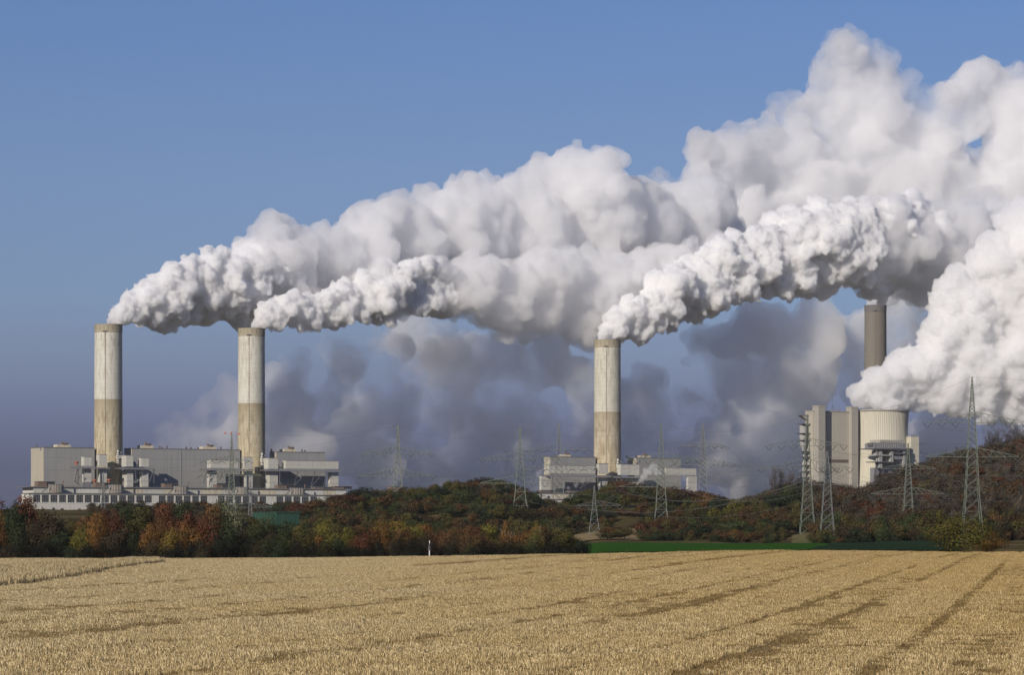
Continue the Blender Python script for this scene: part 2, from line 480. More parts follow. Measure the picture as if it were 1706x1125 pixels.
# a strip of taller uncut stalks at the left
edge = -50.0 - (y - 355) / 190 * 6.5
tall = (x < edge + 3.6) & (x > edge - 60) & (y > 300) & (y < 545) & (rs.rand(len(x)) < .95)
tall &= (x > edge - 1.0 - 12.0 * sm(545, 340, y))
k6[tall] = 6 + rs.randint(0, 2, tall.sum()); hgt[tall] = rs.uniform(.7, 1.1, tall.sum())
flip = rs.randint(0, 2, len(x)) * math.pi
P = np.stack([x + jx, y + jy, pz], -1)
st = instancer('stubble', P, np.stack([rs.normal(0, .03, len(x)), rs.normal(0, .03, len(x)), -ROW + flip + rs.normal(0, .05, len(x))], -1),
               np.stack([np.ones(len(x))] * 2 + [hgt], -1), k6, protos)
tag(st, label='short cut straw stubble covering the harvested field in rows', cat='stubble', kind='stuff')

# stray tall weeds sticking up along the far edge of the field
mb = MB(); rr = random.Random(8)
for i in range(800):
    y0 = rr.uniform(CREST - 60, CREST + 12); x0 = rr.uniform(-.15, .15) * y0
    if rr.random() < .3: x0 = XY(rr.gauss(1180, 70), y0)
    h = rr.uniform(.25, .7) * (1.6 if rr.random() < .12 else 1); z0 = hz(x0, y0)
    for s in range(rr.randint(1, 4)):
        a = (x0 + rr.gauss(0, .08), y0, z0 - .05)
        mb.bar(a, (a[0] + rr.gauss(0, .07), y0 + rr.gauss(0, .05), z0 + h * rr.uniform(.6, 1)), .018, .006, 3)
tag(mb.build('weeds', M['straw'], kind='stuff'), label='dry weed stalks sticking up along the far edge of the stubble', cat='weeds')

# ------------------------------------------------------------------ power station frame
A = math.atan(.575)
CA_, SA_ = math.cos(A), math.sin(A)
class Frame:
    def __init__(self, px, Y, ang=A, z0=27.0):
        self.O = Vector((XY(px, Y), Y)); self.a = ang; self.z0 = z0; self.c = math.cos(ang); self.s = math.sin(ang)
    def U(self, px, V=0.0):
        t = (px - 853) / F
        return (t * (self.O.y + self.c * V) - self.O.x + self.s * V) / (self.c - t * self.s)
    def P(self, U, V): return (self.O.x + self.c * U - self.s * V, self.O.y + self.s * U + self.c * V)
    def Z(self, py, U, V): return ZY(py, self.P(U, V)[1]) - self.z0
    def D(self, dpx, px, V=0.0):
        """depth in metres whose side face shows dpx pixels wide"""
        U = self.U(px, V); y = self.P(U, V)[1]; t = (px - 853) / F
        return dpx * y / (F * (self.s + t * self.c))
    def root(self, name): return empty(name, (self.O.x, self.O.y, self.z0), self.a)
    def box(self, mb, px0, px1, pt, pb, V0, V1):
        """box whose front face spans pixels px0..px1, pt..pb at depth V0; pb None = down to the ground"""
        u0, u1 = self.U(px0, V0), self.U(px1, V0); um = (u0 + u1) / 2
        zt = self.Z(pt, um, V0); zb = -6.0 if pb is None else self.Z(pb, um, V0)
        return mb.box(u0, u1, V0, V1, zb, zt)
FW = Frame(180, 3890)

# ---- boiler houses (grey blocks)
def boiler_house(label, px0, px1, pt, dep, V0, pent, joints=(), pipes=(), beige=None, lift=0):
    r = FW.root('boiler_house'); tag(r, label, 'industrial building', 'grey boiler houses of the power station')
    u0, u1 = FW.U(px0, V0), FW.U(px1, V0); um = (u0 + u1) / 2
    zt = FW.Z(pt, um, V0)
    MB().box(u0, u1, V0, V0 + .8, -4, zt).build('front_wall', M['gray_clad'], r)
    MB().box(u0 - .4, u0, V0 - .02, V0 + dep, -4, zt + .02).build('end_wall', M['beige_clad'], r)
    MB().box(u0, u1, V0 + .8, V0 + dep, -4, zt - .3).build('rear_block', M['gray_clad'], r)
    MB().box(u0 - .6, u1 + .3, V0 - .3, V0 + dep + .3, zt + .03, zt + .9).build('parapet', M['roof'], r)
    for j in joints:
        u = FW.U(j, V0); MB().box(u - .35, u + .35, V0 - .12, V0, -4, zt).build('wall_joint', M['dark_steel'], r)
    for (pa, pb_, ph) in pent:
        a, b = FW.U(pa, V0 + 8), FW.U(pb_, V0 + 8); h = ph * .648
        o = MB().box(a, b, V0 + 8, V0 + 18, zt + .9, zt + .9 + h).build('roof_penthouse', M['stained_wall'], r)
        mc = (a + b) / 2
        MB().box(mc - 1, mc + 3, V0 + 7.5, V0 + 12, zt + .9 + h, zt + .9 + h * 1.7).lathe([(1, zt + .9 + h), (1, zt + h * 2.2), (.8, zt + h * 2.4)], 10, mc - 2, V0 + 9, cap=True) \
            .lathe([(.8, zt + .9 + h), (.8, zt + h * 2), ], 10, mc + 4.2, V0 + 9, cap=True).build('vent_stub', M['brown_metal'], o)
    for pp in pipes:
        u = FW.U(pp, V0 + 4); hh = 2.0 + 1.5 * ((pp * 7) % 3) / 3
        MB().lathe([(.9, zt + .5), (.9, zt + hh), (1.3, zt + hh + .1), (.2, zt + hh + .9)], 10, u, V0 + 4, cap=True).build('roof_vent', M['dark_steel'], r)
    return r
boiler_house('grey boiler house with beige end wall, left of the first chimney', 73, 157.5, 747, 35, -5,
             [(95, 118, 4.5)], (), (61, 86))
boiler_house('long grey boiler house between the first and second chimney', 220, 400, 749.5, 20, -5,
             [(235, 256, 5), (338, 361, 4.5)], (302.5,), (266, 270, 278, 310, 318, 330, 368, 385))
boiler_house('grey boiler house right of the second chimney, shorter than its neighbour', 461, 541.5, 754.5, 17, -5,
             [(474, 494, 5)], (), (452, 466, 503, 508))
boiler_house('grey boiler house just left of the third chimney, half veiled by steam', 917, 992.5, 762.5, 14, -5,
             [(937, 951, 4)], (), (925,))
boiler_house('grey boiler house right of the third chimney behind white ducts', 1061, 1134.5, 764.5, 20, -5,
             [(1066, 1084, 4)], (), (1044, 1050, 1075, 1092))

# ---- chimneys
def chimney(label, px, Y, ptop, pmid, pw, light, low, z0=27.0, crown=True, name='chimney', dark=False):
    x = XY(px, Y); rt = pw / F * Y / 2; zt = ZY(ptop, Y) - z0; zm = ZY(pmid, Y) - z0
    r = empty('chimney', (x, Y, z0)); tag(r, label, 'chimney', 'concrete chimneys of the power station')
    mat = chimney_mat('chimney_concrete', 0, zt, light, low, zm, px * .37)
    bh = 8.6
    prof = [(rt * (1.055 - .055 * k / 10), -6 + (zt - bh + 6) * k / 10) for k in range(11)]
    MB().lathe(prof, 64).build('shaft', mat, r, smooth=True)
    bandm = painted('chimney_crown_concrete', tuple(c * (.8 if not dark else .7) for c in (.42, .37, .26)) if not dark else (.13, .125, .12), .12, .1, .85, .6)  # the dark crown tone likewise carries the steam's shade
    MB().lathe([(rt, zt - bh - .3), (rt * 1.015, zt - bh), (rt * 1.015, zt - .8), (rt * 1.04, zt - .7), (rt * 1.04, zt), (rt * .93, zt), (rt * .93, zt - 14)], 64).build('crown', bandm, r, smooth=False)
    for k in range(20):
        an = 2 * math.pi * (k + .35) / 20
        a = Matrix.Rotation(an, 4, 'Z')
        q = MB().box(rt * 1.0, rt * 1.022, -.22, .22, zt - 5.6, zt - 2.4); q.v = [tuple(a @ Vector(p)) for p in q.v]
        q.build('vent_slot', M['dark_steel'], r)
    a = Matrix.Rotation(R(-98), 4, 'Z')
    q = MB().box(rt * 1.0, rt * 1.12, -2.4, 2.4, zt - 8.1, zt - 7.7)
    for yy in (-2.3, 0, 2.3): q.box(rt * 1.11, rt * 1.12, yy - .08, yy + .08, zt - 7.7, zt - 6.6)
    q.box(rt * 1.11, rt * 1.12, -2.4, 2.4, zt - 6.7, zt - 6.55)
    q.v = [tuple(a @ Vector(p)) for p in q.v]; q.build('service_platform', M['dark_steel'], r)
    q = MB(); a = Matrix.Rotation(R(-96), 4, 'Z')
    for sy in (-.3, .3): q.bar((rt * 1.07, sy, 20), (rt * 1.01, sy, zt - 8), .06)
    for k in range(int((zt - 30) / 3)):
        zz = 22 + k * 3; rr_ = rt * (1.055 - .055 * (zz / zt)) + .15
        q.box(rr_ - .1, rr_ + .35, -.42, .42, zz, zz + .9)
    q.v = [tuple(a @ Vector(p)) for p in q.v]; q.build('ladder', M['brown_metal'], r, kind='stuff')
    return r
LG, LW = (.56, .55, .475), (.44, .395, .28)
chimney('tall concrete chimney furthest left, white above and tan below', 180.5, 3890, 541, 666, 46, LG, LW)
chimney('tall concrete chimney second from left with rust streaks under its rim', 419, 3977, 547.5, 672.5, 44.5, LG, LW)
chimney('tall pale concrete chimney in the middle, with even brown streaks', 1012, 4205, 567, 687, 44, (.53, .515, .43), (.47, .42, .31))
chimney('shaded dark grey chimney rising behind the cooling tower steam', 1458.5, 4760, 509, 300, 36.5, (.14, .135, .13), (.15, .145, .14), dark=True)  # shade from the steam is put into this dark concrete colour

# ---- precipitator ducts beside the chimneys
def duct(label, upper, lower, V0=-32, left=5.0, lowleft=None, sub=3):
    """white clad duct: a box on top (px0,px1,pt,pb) over a narrower shaft (px0,px1,pb)"""
    r = FW.root('flue_duct'); tag(r, label, 'flue duct', 'white flue gas ducts in front of the boiler houses')
    if upper:
        a, b, pt, pb_ = upper
        d = FW.D(left, a, V0)
        q = MB(); FW.box(q, a, b, pt, pb_, V0, V0 + d); o = q.build('duct_box', M['white_panel'], r)
        u0, u1 = FW.U(a, V0), FW.U(b, V0); zt, zb = FW.Z(pt, (u0+u1)/2, V0), FW.Z(pb_, (u0+u1)/2, V0)
        nseg = max(1, int((u1 - u0) / 22))
        MB().box(u0 - .25, u1 + .25, V0 - .25, V0 + d + .25, zt, zt + .45).build('cap_flashing', M['gray_steel'], o)
        for s in range(1, nseg):
            us_ = u0 + (u1 - u0) * s / nseg
            MB().box(us_ - .12, us_ + .12, V0 - .08, V0, zb, zt).build('panel_joint', M['gray_steel'], o)
    for (a, b, pt, pb_) in lower:
        d = FW.D(left * .85, a, V0)
        u0, u1 = FW.U(a, V0 + 1), FW.U(b, V0 + 1)
        zt = FW.Z(pt, (u0+u1)/2, V0 + 1); zb = FW.Z(pb_, (u0+u1)/2, V0 + 1)
        for s in range(sub):
            za, zc = zb + (zt - zb) * s / sub, zb + (zt - zb) * (s + 1) / sub - .22
            MB().box(u0, u1, V0 + 1, V0 + 1 + d, za, zc).build('wall_panel', M['white_panel'], r)
        MB().box(u0 + .3, u1 - .3, V0 + 1.3, V0 + .7 + d, zb - 8, zt - .01).build('inner_frame', M['gray_steel'], r)
    return r
duct('white duct tower with small top box, leftmost beside the first chimney', (140, 153.2, 761.5, 777), [(141, 152, 781, 804)])
duct('white duct tower overlapping the left foot of the first chimney', (165.3, 178.2, 758, 777), [(166.5, 178, 781, 805)])
duct('white duct tower overlapping the right foot of the first chimney', (210.5, 222, 759.5, 778), [(211.5, 222, 781, 812)], left=9)
duct('white duct tower with small top box, right of the first chimney', (235, 248.2, 763.5, 778), [(236.5, 247.3, 782, 812)])
duct('wide white duct box on one shaft, left of the second chimney', (351, 396.5, 767, 780.5), [(350, 361, 784.5, 813)], left=6)
duct('white duct tower overlapping the left foot of the second chimney', (407, 421, 762.5, 781), [(409, 421, 785.5, 814)], left=4)
duct('white duct tower overlapping the right foot of the second chimney', (447, 463.5, 764, 782), [(449.5, 463, 785.5, 815)], left=8)
duct('longest white duct box, on a shaft at its right end, beyond the second chimney', (476, 564, 768.5, 781.5), [(551, 564, 787.5, 816)], left=5.5)
duct('long white duct box left of the third chimney', (915, 991, 776.5, 789), [(902, 917, 793.5, 819)], left=4)
duct('white duct block at the left foot of the third chimney', (998, 1013.5, 773.5, 790), [(1000, 1012, 796, 810)], left=4.5)
duct('white duct block right of the third chimney with pipes on top', (1034, 1065, 774.5, 792), [(1040, 1064, 796, 812)], left=5)
duct('long white duct box far right of the third chimney, partly hidden by steam', (1109, 1160, 780.5, 792), [(1146, 1161, 794, 824)], left=3)

# ---- steel platforms under the duct boxes with railings, posts and braces
def platform(label, px0, px1, py, posts, braces, V0=-36, th=2.2, vb=-22):
    r = FW.root('steel_platform'); tag(r, label, 'steel platform', 'dark steel platforms under the duct boxes')
    u0, u1 = FW.U(px0, V0), FW.U(px1, V0); um = (u0+u1)/2; z = FW.Z(py, um, V0)
    MB().box(u0, u1, V0, vb, z - th, z - th * .45).build('deck', M['dark_steel'], r)
    q = MB().box(u0, u1, V0 - .1, V0 + .3, z - th * 1.25, z - th * .46)
    q.build('edge_beam', M['gray_steel'], r)
    q = MB(); k = int((u1 - u0) / 3)
    for i in range(k + 1):
        uu = u0 + .1 + (u1 - u0 - .2) * i / k; q.box(uu - .05, uu + .05, V0, V0 + .1, z - th * .45, z + .2)
    q.box(u0, u1, V0 + .01, V0 + .09, z + .2, z + .32); q.build('railing', M['gray_steel'], r, kind='stuff')
    for (pp, pb_) in posts:
        u = FW.U(pp, V0 + 1); zb = FW.Z(pb_, u, V0 + 1)
        MB().box(u - .4, u + .4, V0 + .6, V0 + 1.4, zb, z - th).build('post', M['dark_steel'], r)
    for (pa, ya, pb_, yb) in braces:
        a, b = FW.U(pa, V0 + 1), FW.U(pb_, V0 + 1)
        MB().bar((a, V0 + 1, FW.Z(ya, a, V0 + 1)), (b, V0 + 3, FW.Z(yb, b, V0 + 3)), .45, caps=True).build('brace', M['dark_steel'], r)
    return r
platform('dark steel platform left of the first chimney with slanted supports', 126, 183, 777, [(130.5, 804), (161, 800)], [(129, 782, 125.5, 804), (136, 792, 126, 804), (137, 780, 131, 777), (126, 804, 134, 808)])
platform('dark steel platform right of the first chimney with a lower post frame', 198, 257, 778.5, [(256.5, 806), (226, 800)], [(256, 782, 250, 804), (240, 783, 233, 790)])
platform('dark steel platform left of the second chimney', 341, 423, 780.5, [(406, 812), (343, 784)], [(344, 785, 340, 806), (347, 792, 341, 806), (365, 800, 372, 792)])
platform('long dark steel platform right of the second chimney on raking struts', 440, 568, 782, [(466, 812)], [(497, 785, 491, 810), (503, 796, 491, 810), (525, 785, 519, 812), (533, 795, 519, 812), (545, 787, 540, 812)])
platform('dark steel platform left of the third chimney over the steam leak', 912, 1018, 790, [(921, 818), (996, 812)], [(976, 800, 968, 815), (986, 800, 972, 812), (940, 798, 934, 812)], th=3)
platform('dark steel platform right of the third chimney', 1022, 1068, 793, [(1028, 805), (1066, 800)], [(1040, 796, 1034, 806)])

# ---- stair towers and curved pipes hugging the chimneys
def pipework(label, px, pt, pb_, V0=-18):
    r = FW.root('pipework'); tag(r, label, 'pipework', 'pale pipework at the chimney feet')
    u = FW.U(px, V0); z1, z0 = FW.Z(pt, u, V0), FW.Z(pb_, u, V0)
    h = z1 - z0
    MB().lathe([(1.6, z0), (1.6, z0 + h * .7), (1.2, z0 + h * .8), (1.2, z1)], 12, u, V0, cap=True).build('vertical_pipe', M['white_panel'], r, smooth=True)
    MB().lathe([(1.2, z0), (1.2, z0 + h * .9)], 12, u + 4.2, V0 + 1, cap=True).build('vertical_pipe', M['gray_steel'], r, smooth=True)
    q = MB()
    for k in range(6): q.box(u - 2.2, u + 6, V0 - 2.2, V0 - 1.4, z0 + h * k / 6, z0 + h * k / 6 + .35)
    q.build('landing', M['dark_steel'], r, kind='stuff')
    MB().box(u - 1.2, u + 4.8, V0 - 2, V0 + 2.5, z0 + h * .42, z0 + h * .62).build('valve_box', M['white_panel'], r)
    return r
pipework('pale pipework climbing the right foot of the first chimney', 196.5, 750.5, 774)
pipework('pale pipework climbing the right foot of the second chimney', 436.5, 755, 780)
pipework('pale pipework climbing the right foot of the third chimney', 1029.5, 765, 790)
for lab, px_, py_ in (('orange funnel vent on the hall roof left of the first chimney shaft', 157.5, 801), ('orange mushroom vent on the hall roof below the first chimney', 181.5, 800.5), ('small red tank on the platform end beside the first chimney', 127.5, 771)):
    V0 = -45 if py_ > 790 else -34
    u = FW.U(px_, V0); z = FW.Z(py_, u, V0)
    r = FW.root('roof_vent'); tag(r, lab, 'roof vent')
    MB().lathe([(1.1, z - 8), (1.1, z - .6)] if py_ > 790 else [(1.4, z - 3), (1.4, z + 1)], 12, u, V0, cap=True).build('stem', M['orange'], r, smooth=True)
    MB().lathe([(1.2, z - 1), (2.6, z - .4), (2.4, z + .6), (.8, z + 1.5)], 14, u, V0, cap=True).build('hood', M['orange'], r, smooth=True)

# ---- turbine halls
def turbine_hall(label, runs, x0, x1, corner, V0, roof_py, win, ground_py, upper=None, drums=(), cabins=(), smallwin=()):
    r = FW.root('turbine_hall'); tag(r, label, 'industrial hall', 'long white turbine halls in front of the boilers')
    u0, u1 = FW.U(corner, V0), FW.U(x1, V0)
    d = FW.D(max(corner - x0, 3), corner, V0)
    uc = lambda q: FW.U(q, V0)
    zr = FW.Z(roof_py, u0, V0); w0, w1 = FW.Z(win[1], u0, V0), FW.Z(win[0], u0, V0)
    # wall built round the window openings so that the glass sits back
    wins = []
    for (a, b, k) in runs:
        for i in range(k):
            s = (b - a) / k; wins.append((uc(a + i * s + s * .09), uc(a + (i + 1) * s - s * .09)))
    mb = MB().box(u0, u1, V0, V0 + .9, w1, zr).box(u0, u1, V0, V0 + .9, -8, w0)
    last = u0
    for a, b in wins + [(u1, u1)]:
        mb.box(last, a, V0 + .001, V0 + .899, w0, w1); last = b
    mb.build('front_wall', M['white_wall'], r)
    MB().box(u0 - .3, u0, V0, V0 + d, -8, zr).build('end_wall', M['white_wall'], r)
    MB().box(u0, u1, V0 + 1.6, V0 + d, -8, zr - .3).build('hall_core', M['dark_steel'], r)
    MB().box(u0 - 1, u1 + .5, V0 - .9, V0 + d, zr, zr + .8).build('roof', M['roof'], r)
    MB().box(u0, u1, V0 - .35, V0 - .001, w0 - .5, w0 - .15).build('sill_band', M['white'], r)
    for a, b in wins:
        f = MB().box(a, b, V0 + .62, V0 + .7, w0, w1).build('window', M['glass'], r)
        q = MB(); nn = 4
        for i in range(nn + 1):
            uu = a + (b - a) * i / nn; q.box(uu - .09, uu + .09, V0 + .48, V0 + .6, w0, w1)
        for i in range(1, 5):
            zz = w0 + (w1 - w0) * i / 5; q.box(a, b, V0 + .5, V0 + .58, zz - .07, zz + .07)
        q.build('window_frame', M['mullion'], f)
    for (a, b, pt, pb_) in smallwin:
        ua, ub = uc(a), uc(b); f = MB().box(ua, ub, V0 - .12, V0 - .02, FW.Z(pb_, ua, V0), FW.Z(pt, ua, V0)).build('window', M['glass'], r)
    if upper:
        ux0, ux1, pt, pb_, uc0, V1 = upper
        a, b = FW.U(uc0, V1), FW.U(ux1, V1); zt, zb = FW.Z(pt, a, V1), zr - 1
        k = 0; s = a; rr = random.Random(int(ux0))
        while s < b - 1:
            e = min(b, s + rr.uniform(9, 26))
            MB().box(s, e - .25, V1 + .05 * (k % 2), V1 + 4, zb, zt).build('clerestory_panel', M[rr.choice(['white_wall', 'stained_wall', 'white_panel'])], r)
            s = e; k += 1
        MB().box(a, b, V1 + 4, V1 + 30, zb, zt - .2).build('upper_core', M['white_wall'], r)
        MB().box(a - 6, b + 1, V1 - 1.4, V1 + 32, zt, zt + .9).build('upper_roof', M['roof'], r)
        q = MB(); kk = int((b - a) / 4)
        for i in range(kk): q.box(a + i * 4, a + i * 4 + .12, V1 - 1.2, V1 - 1.1, zt + .9, zt + 2.0)
        q.box(a, b, V1 - 1.2, V1 - 1.12, zt + 1.9, zt + 2.05); q.build('roof_railing', M['dark_steel'], r, kind='stuff')
        for (c0, c1, pt2, two) in cabins:
            ca0, ca1 = FW.U(c0, V1 + 5), FW.U(c1, V1 + 5); zz = FW.Z(pt2, ca0, V1 + 5)
            cm = ca0 + (ca1 - ca0) * .55
            o = MB().box(ca0, cm, V1 + 5, V1 + 14, zt + .9, zz).build('roof_cabin', M['brown_metal'], r)
            MB().box(ca0 - .3, ca1 + .3, V1 + 4.4, V1 + 14.5, zz, zz + .4).build('cabin_roof', M['roof'], o)
            q = MB()
            for i in range(5): q.box(cm + (ca1 - cm) * i / 4 - .15, cm + (ca1 - cm) * i / 4 + .15, V1 + 5, V1 + 13.8, zt + .9, zz)
            q.build('louvre_frame', M['dark_steel'], o, kind='stuff')
        for (c0, c1, pt2, pb2) in drums:
            V2 = V1 - 11
            uA, uB = FW.U(c0, V2), FW.U(c1, V2); um = (uA + uB) / 2; rd = (uB - uA) / 2; zd, ze = FW.Z(pt2, um, V2), FW.Z(pb2, um, V2)
            o = MB().lathe([(rd * .93, ze - 2), (rd * .93, zd), (rd * .5, zd + .3)], 28, um, V2, cap=True).build('cooling_drum', M['brown_metal'], r)
            q = MB()
            for i in range(26):
                an = 2 * math.pi * i / 26; cx, cy = um + math.cos(an) * rd, V2 + math.sin(an) * rd
                q.bar((cx, cy, ze - 1), (cx, cy, zd + .4), .32)
            q.build('rib', M['white_panel'], o, kind='stuff')
            q = MB().lathe([(rd * 1.02, ze + 1.2), (rd * 1.02, ze + 1.7)], 28, um, V2).lathe([(rd * 1.02, zd - .2), (rd * 1.05, zd + .4)], 28, um, V2)
            q.build('hoop', M['dark_steel'], o)
            MB().lathe([(.6, zd - 3), (.6, zd + 4.2), (.8, zd + 4.6)], 8, uB + 2.0, V2 + 1, cap=True).build('exhaust_pipe', M['brown_metal'], o)
            MB().bar((uA - 1, V2 - rd * .6, zd - .5), (uA - 9, V2 - rd * .3, ze - 1), .35).bar((uA - 1, V2 - rd * .6, zd - 1.6), (uA - 9, V2 - rd * .3, ze - 2.1), .35).build('stair', M['dark_steel'], o)
    return r
turbine_hall('long white turbine hall with rows of square windows, left of the green warehouse',
             [(54.5, 254.5, 14), (263.5, 347, 6), (362, 445, 6), (459.5, 530, 5)], 36, 618, 48, -120, 823, (824.8, 837.2), 870,
             upper=(33, 577, 812.5, 822, 56, -96),
             drums=[(82, 103, 808, 819), (182.5, 203, 808.5, 820), (291, 311, 811, 822), (394, 412, 812.5, 823), (484.5, 506, 814, 825)],
             cabins=[(63, 91, 803, 1), (160, 187, 805, 1), (274, 297, 806.5, 1), (361, 380, 808, 1), (463, 491, 809, 1), (524, 553, 812, 1), (557, 586, 811, 1)],
             smallwin=[(101, 106, 847.5, 853), (130, 134.5, 848, 853.5), (87, 91.5, 846.5, 851.5)])
turbine_hall('short piece of white hall with a ribbed drum, between two wooded humps', [], 618, 697, 620, -116, 829, (832, 836), 850,
             upper=(620, 694, 821, 828, 624, -92), drums=[(675, 696, 816.5, 828)], cabins=[(652, 680, 811.5, 1)])
turbine_hall('white hall under the steam leak left of the third chimney', [], 880, 1010, 884, -110, 833, (835, 838), 850,
             upper=(884, 1010, 821.5, 832, 890, -90), cabins=[(901, 930, 817.5, 1), (950, 975, 818.5, 1)], smallwin=[(912, 916, 827, 831)])

# low roof details: the green warehouse and two white masts in front of the hall
r = empty('warehouse', (XY(461, 1690), 1690, 2), A); tag(r, 'low green metal warehouse half hidden behind the front trees', 'warehouse')
fw = Frame(461, 1690, A, 2)
zt = fw.Z(855, 0, 0); uL, uR = fw.U(423, 0), fw.U(499, 0)
fe = Frame(461, 1690, A, 2); d = fe.D(39, 461, 0)
MB().box(0, uR, 0, .6, -12, zt).build('front_wall', M['green_clad'], r)
MB().box(-.3, 0, .0, d, -12, zt).build('side_wall', M['green_clad'], r)
MB().box(-.6, uR + .5, -.4, d, zt, zt + .5).build('roof', M['green_clad'], r)
for px_, pt_, lab in ((454.5, 838, 'taller white pole in front of the white hall'), (460.5, 843, 'shorter white pole in front of the white hall')):
    x0, Y0 = XY(px_, 3400), 3400
    r = empty('white_pole', (x0, Y0, 22)); tag(r, lab, 'pole', 'white poles by the warehouse')
    MB().lathe([(.55, -3), (.5, ZY(pt_, Y0) - 22)], 10, cap=True).build('shaft', M['white'], r, smooth=True)
    MB().lathe([(.75, ZY(pt_, Y0) - 22), (.75, ZY(pt_, Y0) - 21)], 10, cap=True).build('cap', M['white_panel'], r)

# ------------------------------------------------------------------ eastern block and cooling towers
FE = Frame(1385, 4300, A, 27)
r = FE.root('boiler_tower_building'); tag(r, 'huge windowless concrete boiler building with two stair towers, beside the cooling tower', 'industrial building')
def fbox(px0, px1, pt, pb_, V0, V1, name, mat, parent, lbl=None):
    q = MB(); FE.box(q, px0, px1, pt, pb_, V0, V1); return q.build(name, mat, parent, label=lbl)
fbox(1355, 1422, 686, None, 3, 20, 'main_block', M['block_conc'], r)
fbox(1355, 1422, 685, 686.6, 2.4, 20.4, 'parapet', M['block_conc2'], r)
fbox(1364, 1375, 676.5, None, -6, 7, 'stair_tower', M['block_conc2'], r)
fbox(1363.6, 1375.4, 676, 677.3, -6.4, 7.4, 'tower_coping', M['block_conc'], r)
fbox(1419, 1429.8, 678.5, None, -2.5, 9, 'stair_tower', M['block_conc2'], r)
fbox(1418.7, 1430.1, 678, 679.3, -2.9, 9.4, 'tower_coping', M['block_conc'], r)
o = fbox(1381, 1413.5, 766, 771, 2.7, 3.0, 'louvre_band', M['dark_steel'], r)
q = MB()
for i in range(22):
    FE.box(q, 1381.3 + i * 1.47, 1381.9 + i * 1.47, 766.1, 770.9, 2.4, 2.69)
q.build('louvre_blade', M['brown_metal'], o, kind='stuff')
fbox(1395, 1399, 683.2, 684.8, 6, 10, 'roof_hatch', M['gray_steel'], r)
u = FE.U(1387, 8); zb = FE.Z(684, u, 8); zt = FE.Z(655, u, 8)
q = MB().bar((u, 8, zb), (u, 8, zt), .22, .1)
for k in range(3):
    an = k * 2.094; q.bar((u + math.cos(an) * 3.4, 8 + math.sin(an) * 3.4, zb), (u, 8, zb + 6), .14)
q.build('antenna_mast', M['dark_steel'], r)
# vessels, brackets and platforms hung on the left end wall
uE = FE.U(1355, 3)
def ez(py): return FE.Z(py, uE, 14)
q = MB().lathe([(1, ez(756)), (1.6, ez(750)), (4.2, ez(742)), (4.6, ez(738)), (4.6, ez(709)), (3.8, ez(708))], 20, uE - 5.5, 16, cap=True)
o = q.build('storage_vessel', M['far_conc'], r, smooth=False)
for py_ in (707.5, 723, 734.5, 753, 762):
    MB().box(uE - 12, uE, 8.5, 22, ez(py_), ez(py_) + .7).build('platform', M['dark_steel'], r)
MB().quad((uE, 12, ez(693)), (uE - 11, 12, ez(693)), (uE, 12, ez(704))).quad((uE, 19, ez(693)), (uE, 19, ez(704)), (uE - 11, 19, ez(693))).build('bracket_cheek', M['far_conc'], r)
MB().box(uE - 11.5, uE, 11.5, 19.5, ez(693), ez(693) + .7).build('top_platform', M['dark_steel'], r)
MB().lathe([(2.4, ez(800)), (2.4, ez(772)), (1.4, ez(768)), (1.4, ez(756))], 14, uE - 4, 16).build('downpipe', M['white_panel'], r, smooth=True)
for k, py_ in enumerate((776, 786, 796)):
    MB().box(uE - 10, uE, 9, 21, ez(py_), ez(py_) + .8).build('platform', M['gray_steel'], r)

# main cooling tower
CT = XY(1464.5, 4347); CY = 4347
r = empty('cooling_tower', (CT, CY, 27)); tag(r, 'wide pale ribbed cooling tower with a dark rim, steaming at the top', 'cooling tower', 'cooling towers')
zt = ZY(685, CY) - 27; zb = -4
prof = []
for k in range(25):
    z = zb + (zt - zb) * k / 24; h = (z - zt * .80) / (zt * .80)
    prof.append((34.2 * math.sqrt(1 + h ** 2 * (.55 if h < 0 else 1.6)), z))
rt = prof[-1][0]
MB().lathe(prof, 288, ribs=3, amp=.35).build('shell', M['tower_white'], r)
MB().lathe([(rt + .2, zt - 1.1), (rt + 1.3, zt - 1), (rt + 1.3, zt + .6), (rt - .6, zt + .6), (rt - .6, zt - 1.0)], 96).build('rim', M['block_conc2'], r)
m_ = M['tower_white']

# far cooling tower
r = empty('cooling_tower', (XY(1236, 6200), 6200, 27)); tag(r, 'small distant cooling tower in the haze, left of the boiler building', 'cooling tower', 'cooling towers')
zt = ZY(775, 6200) - 27
prof = [(19.6 + 3.6 * ((zt * .8 - (k / 16) * zt) / zt) ** 2 * (1.6 if k < 13 else 1), k / 16 * zt - 2) for k in range(17)]
MB().lathe(prof, 96, ribs=2, amp=.2).build('shell', M['far_conc'], r)
MB().lathe([(prof[-1][0] + .8, zt - 3), (prof[-1][0] + .8, zt - 1.5)], 64).build('rim', M['gray_steel'], r)
MB().box(-7, 5, -6, 6, zt - 2, zt + 2).build('rim_cabin', M['dark_steel'], r)

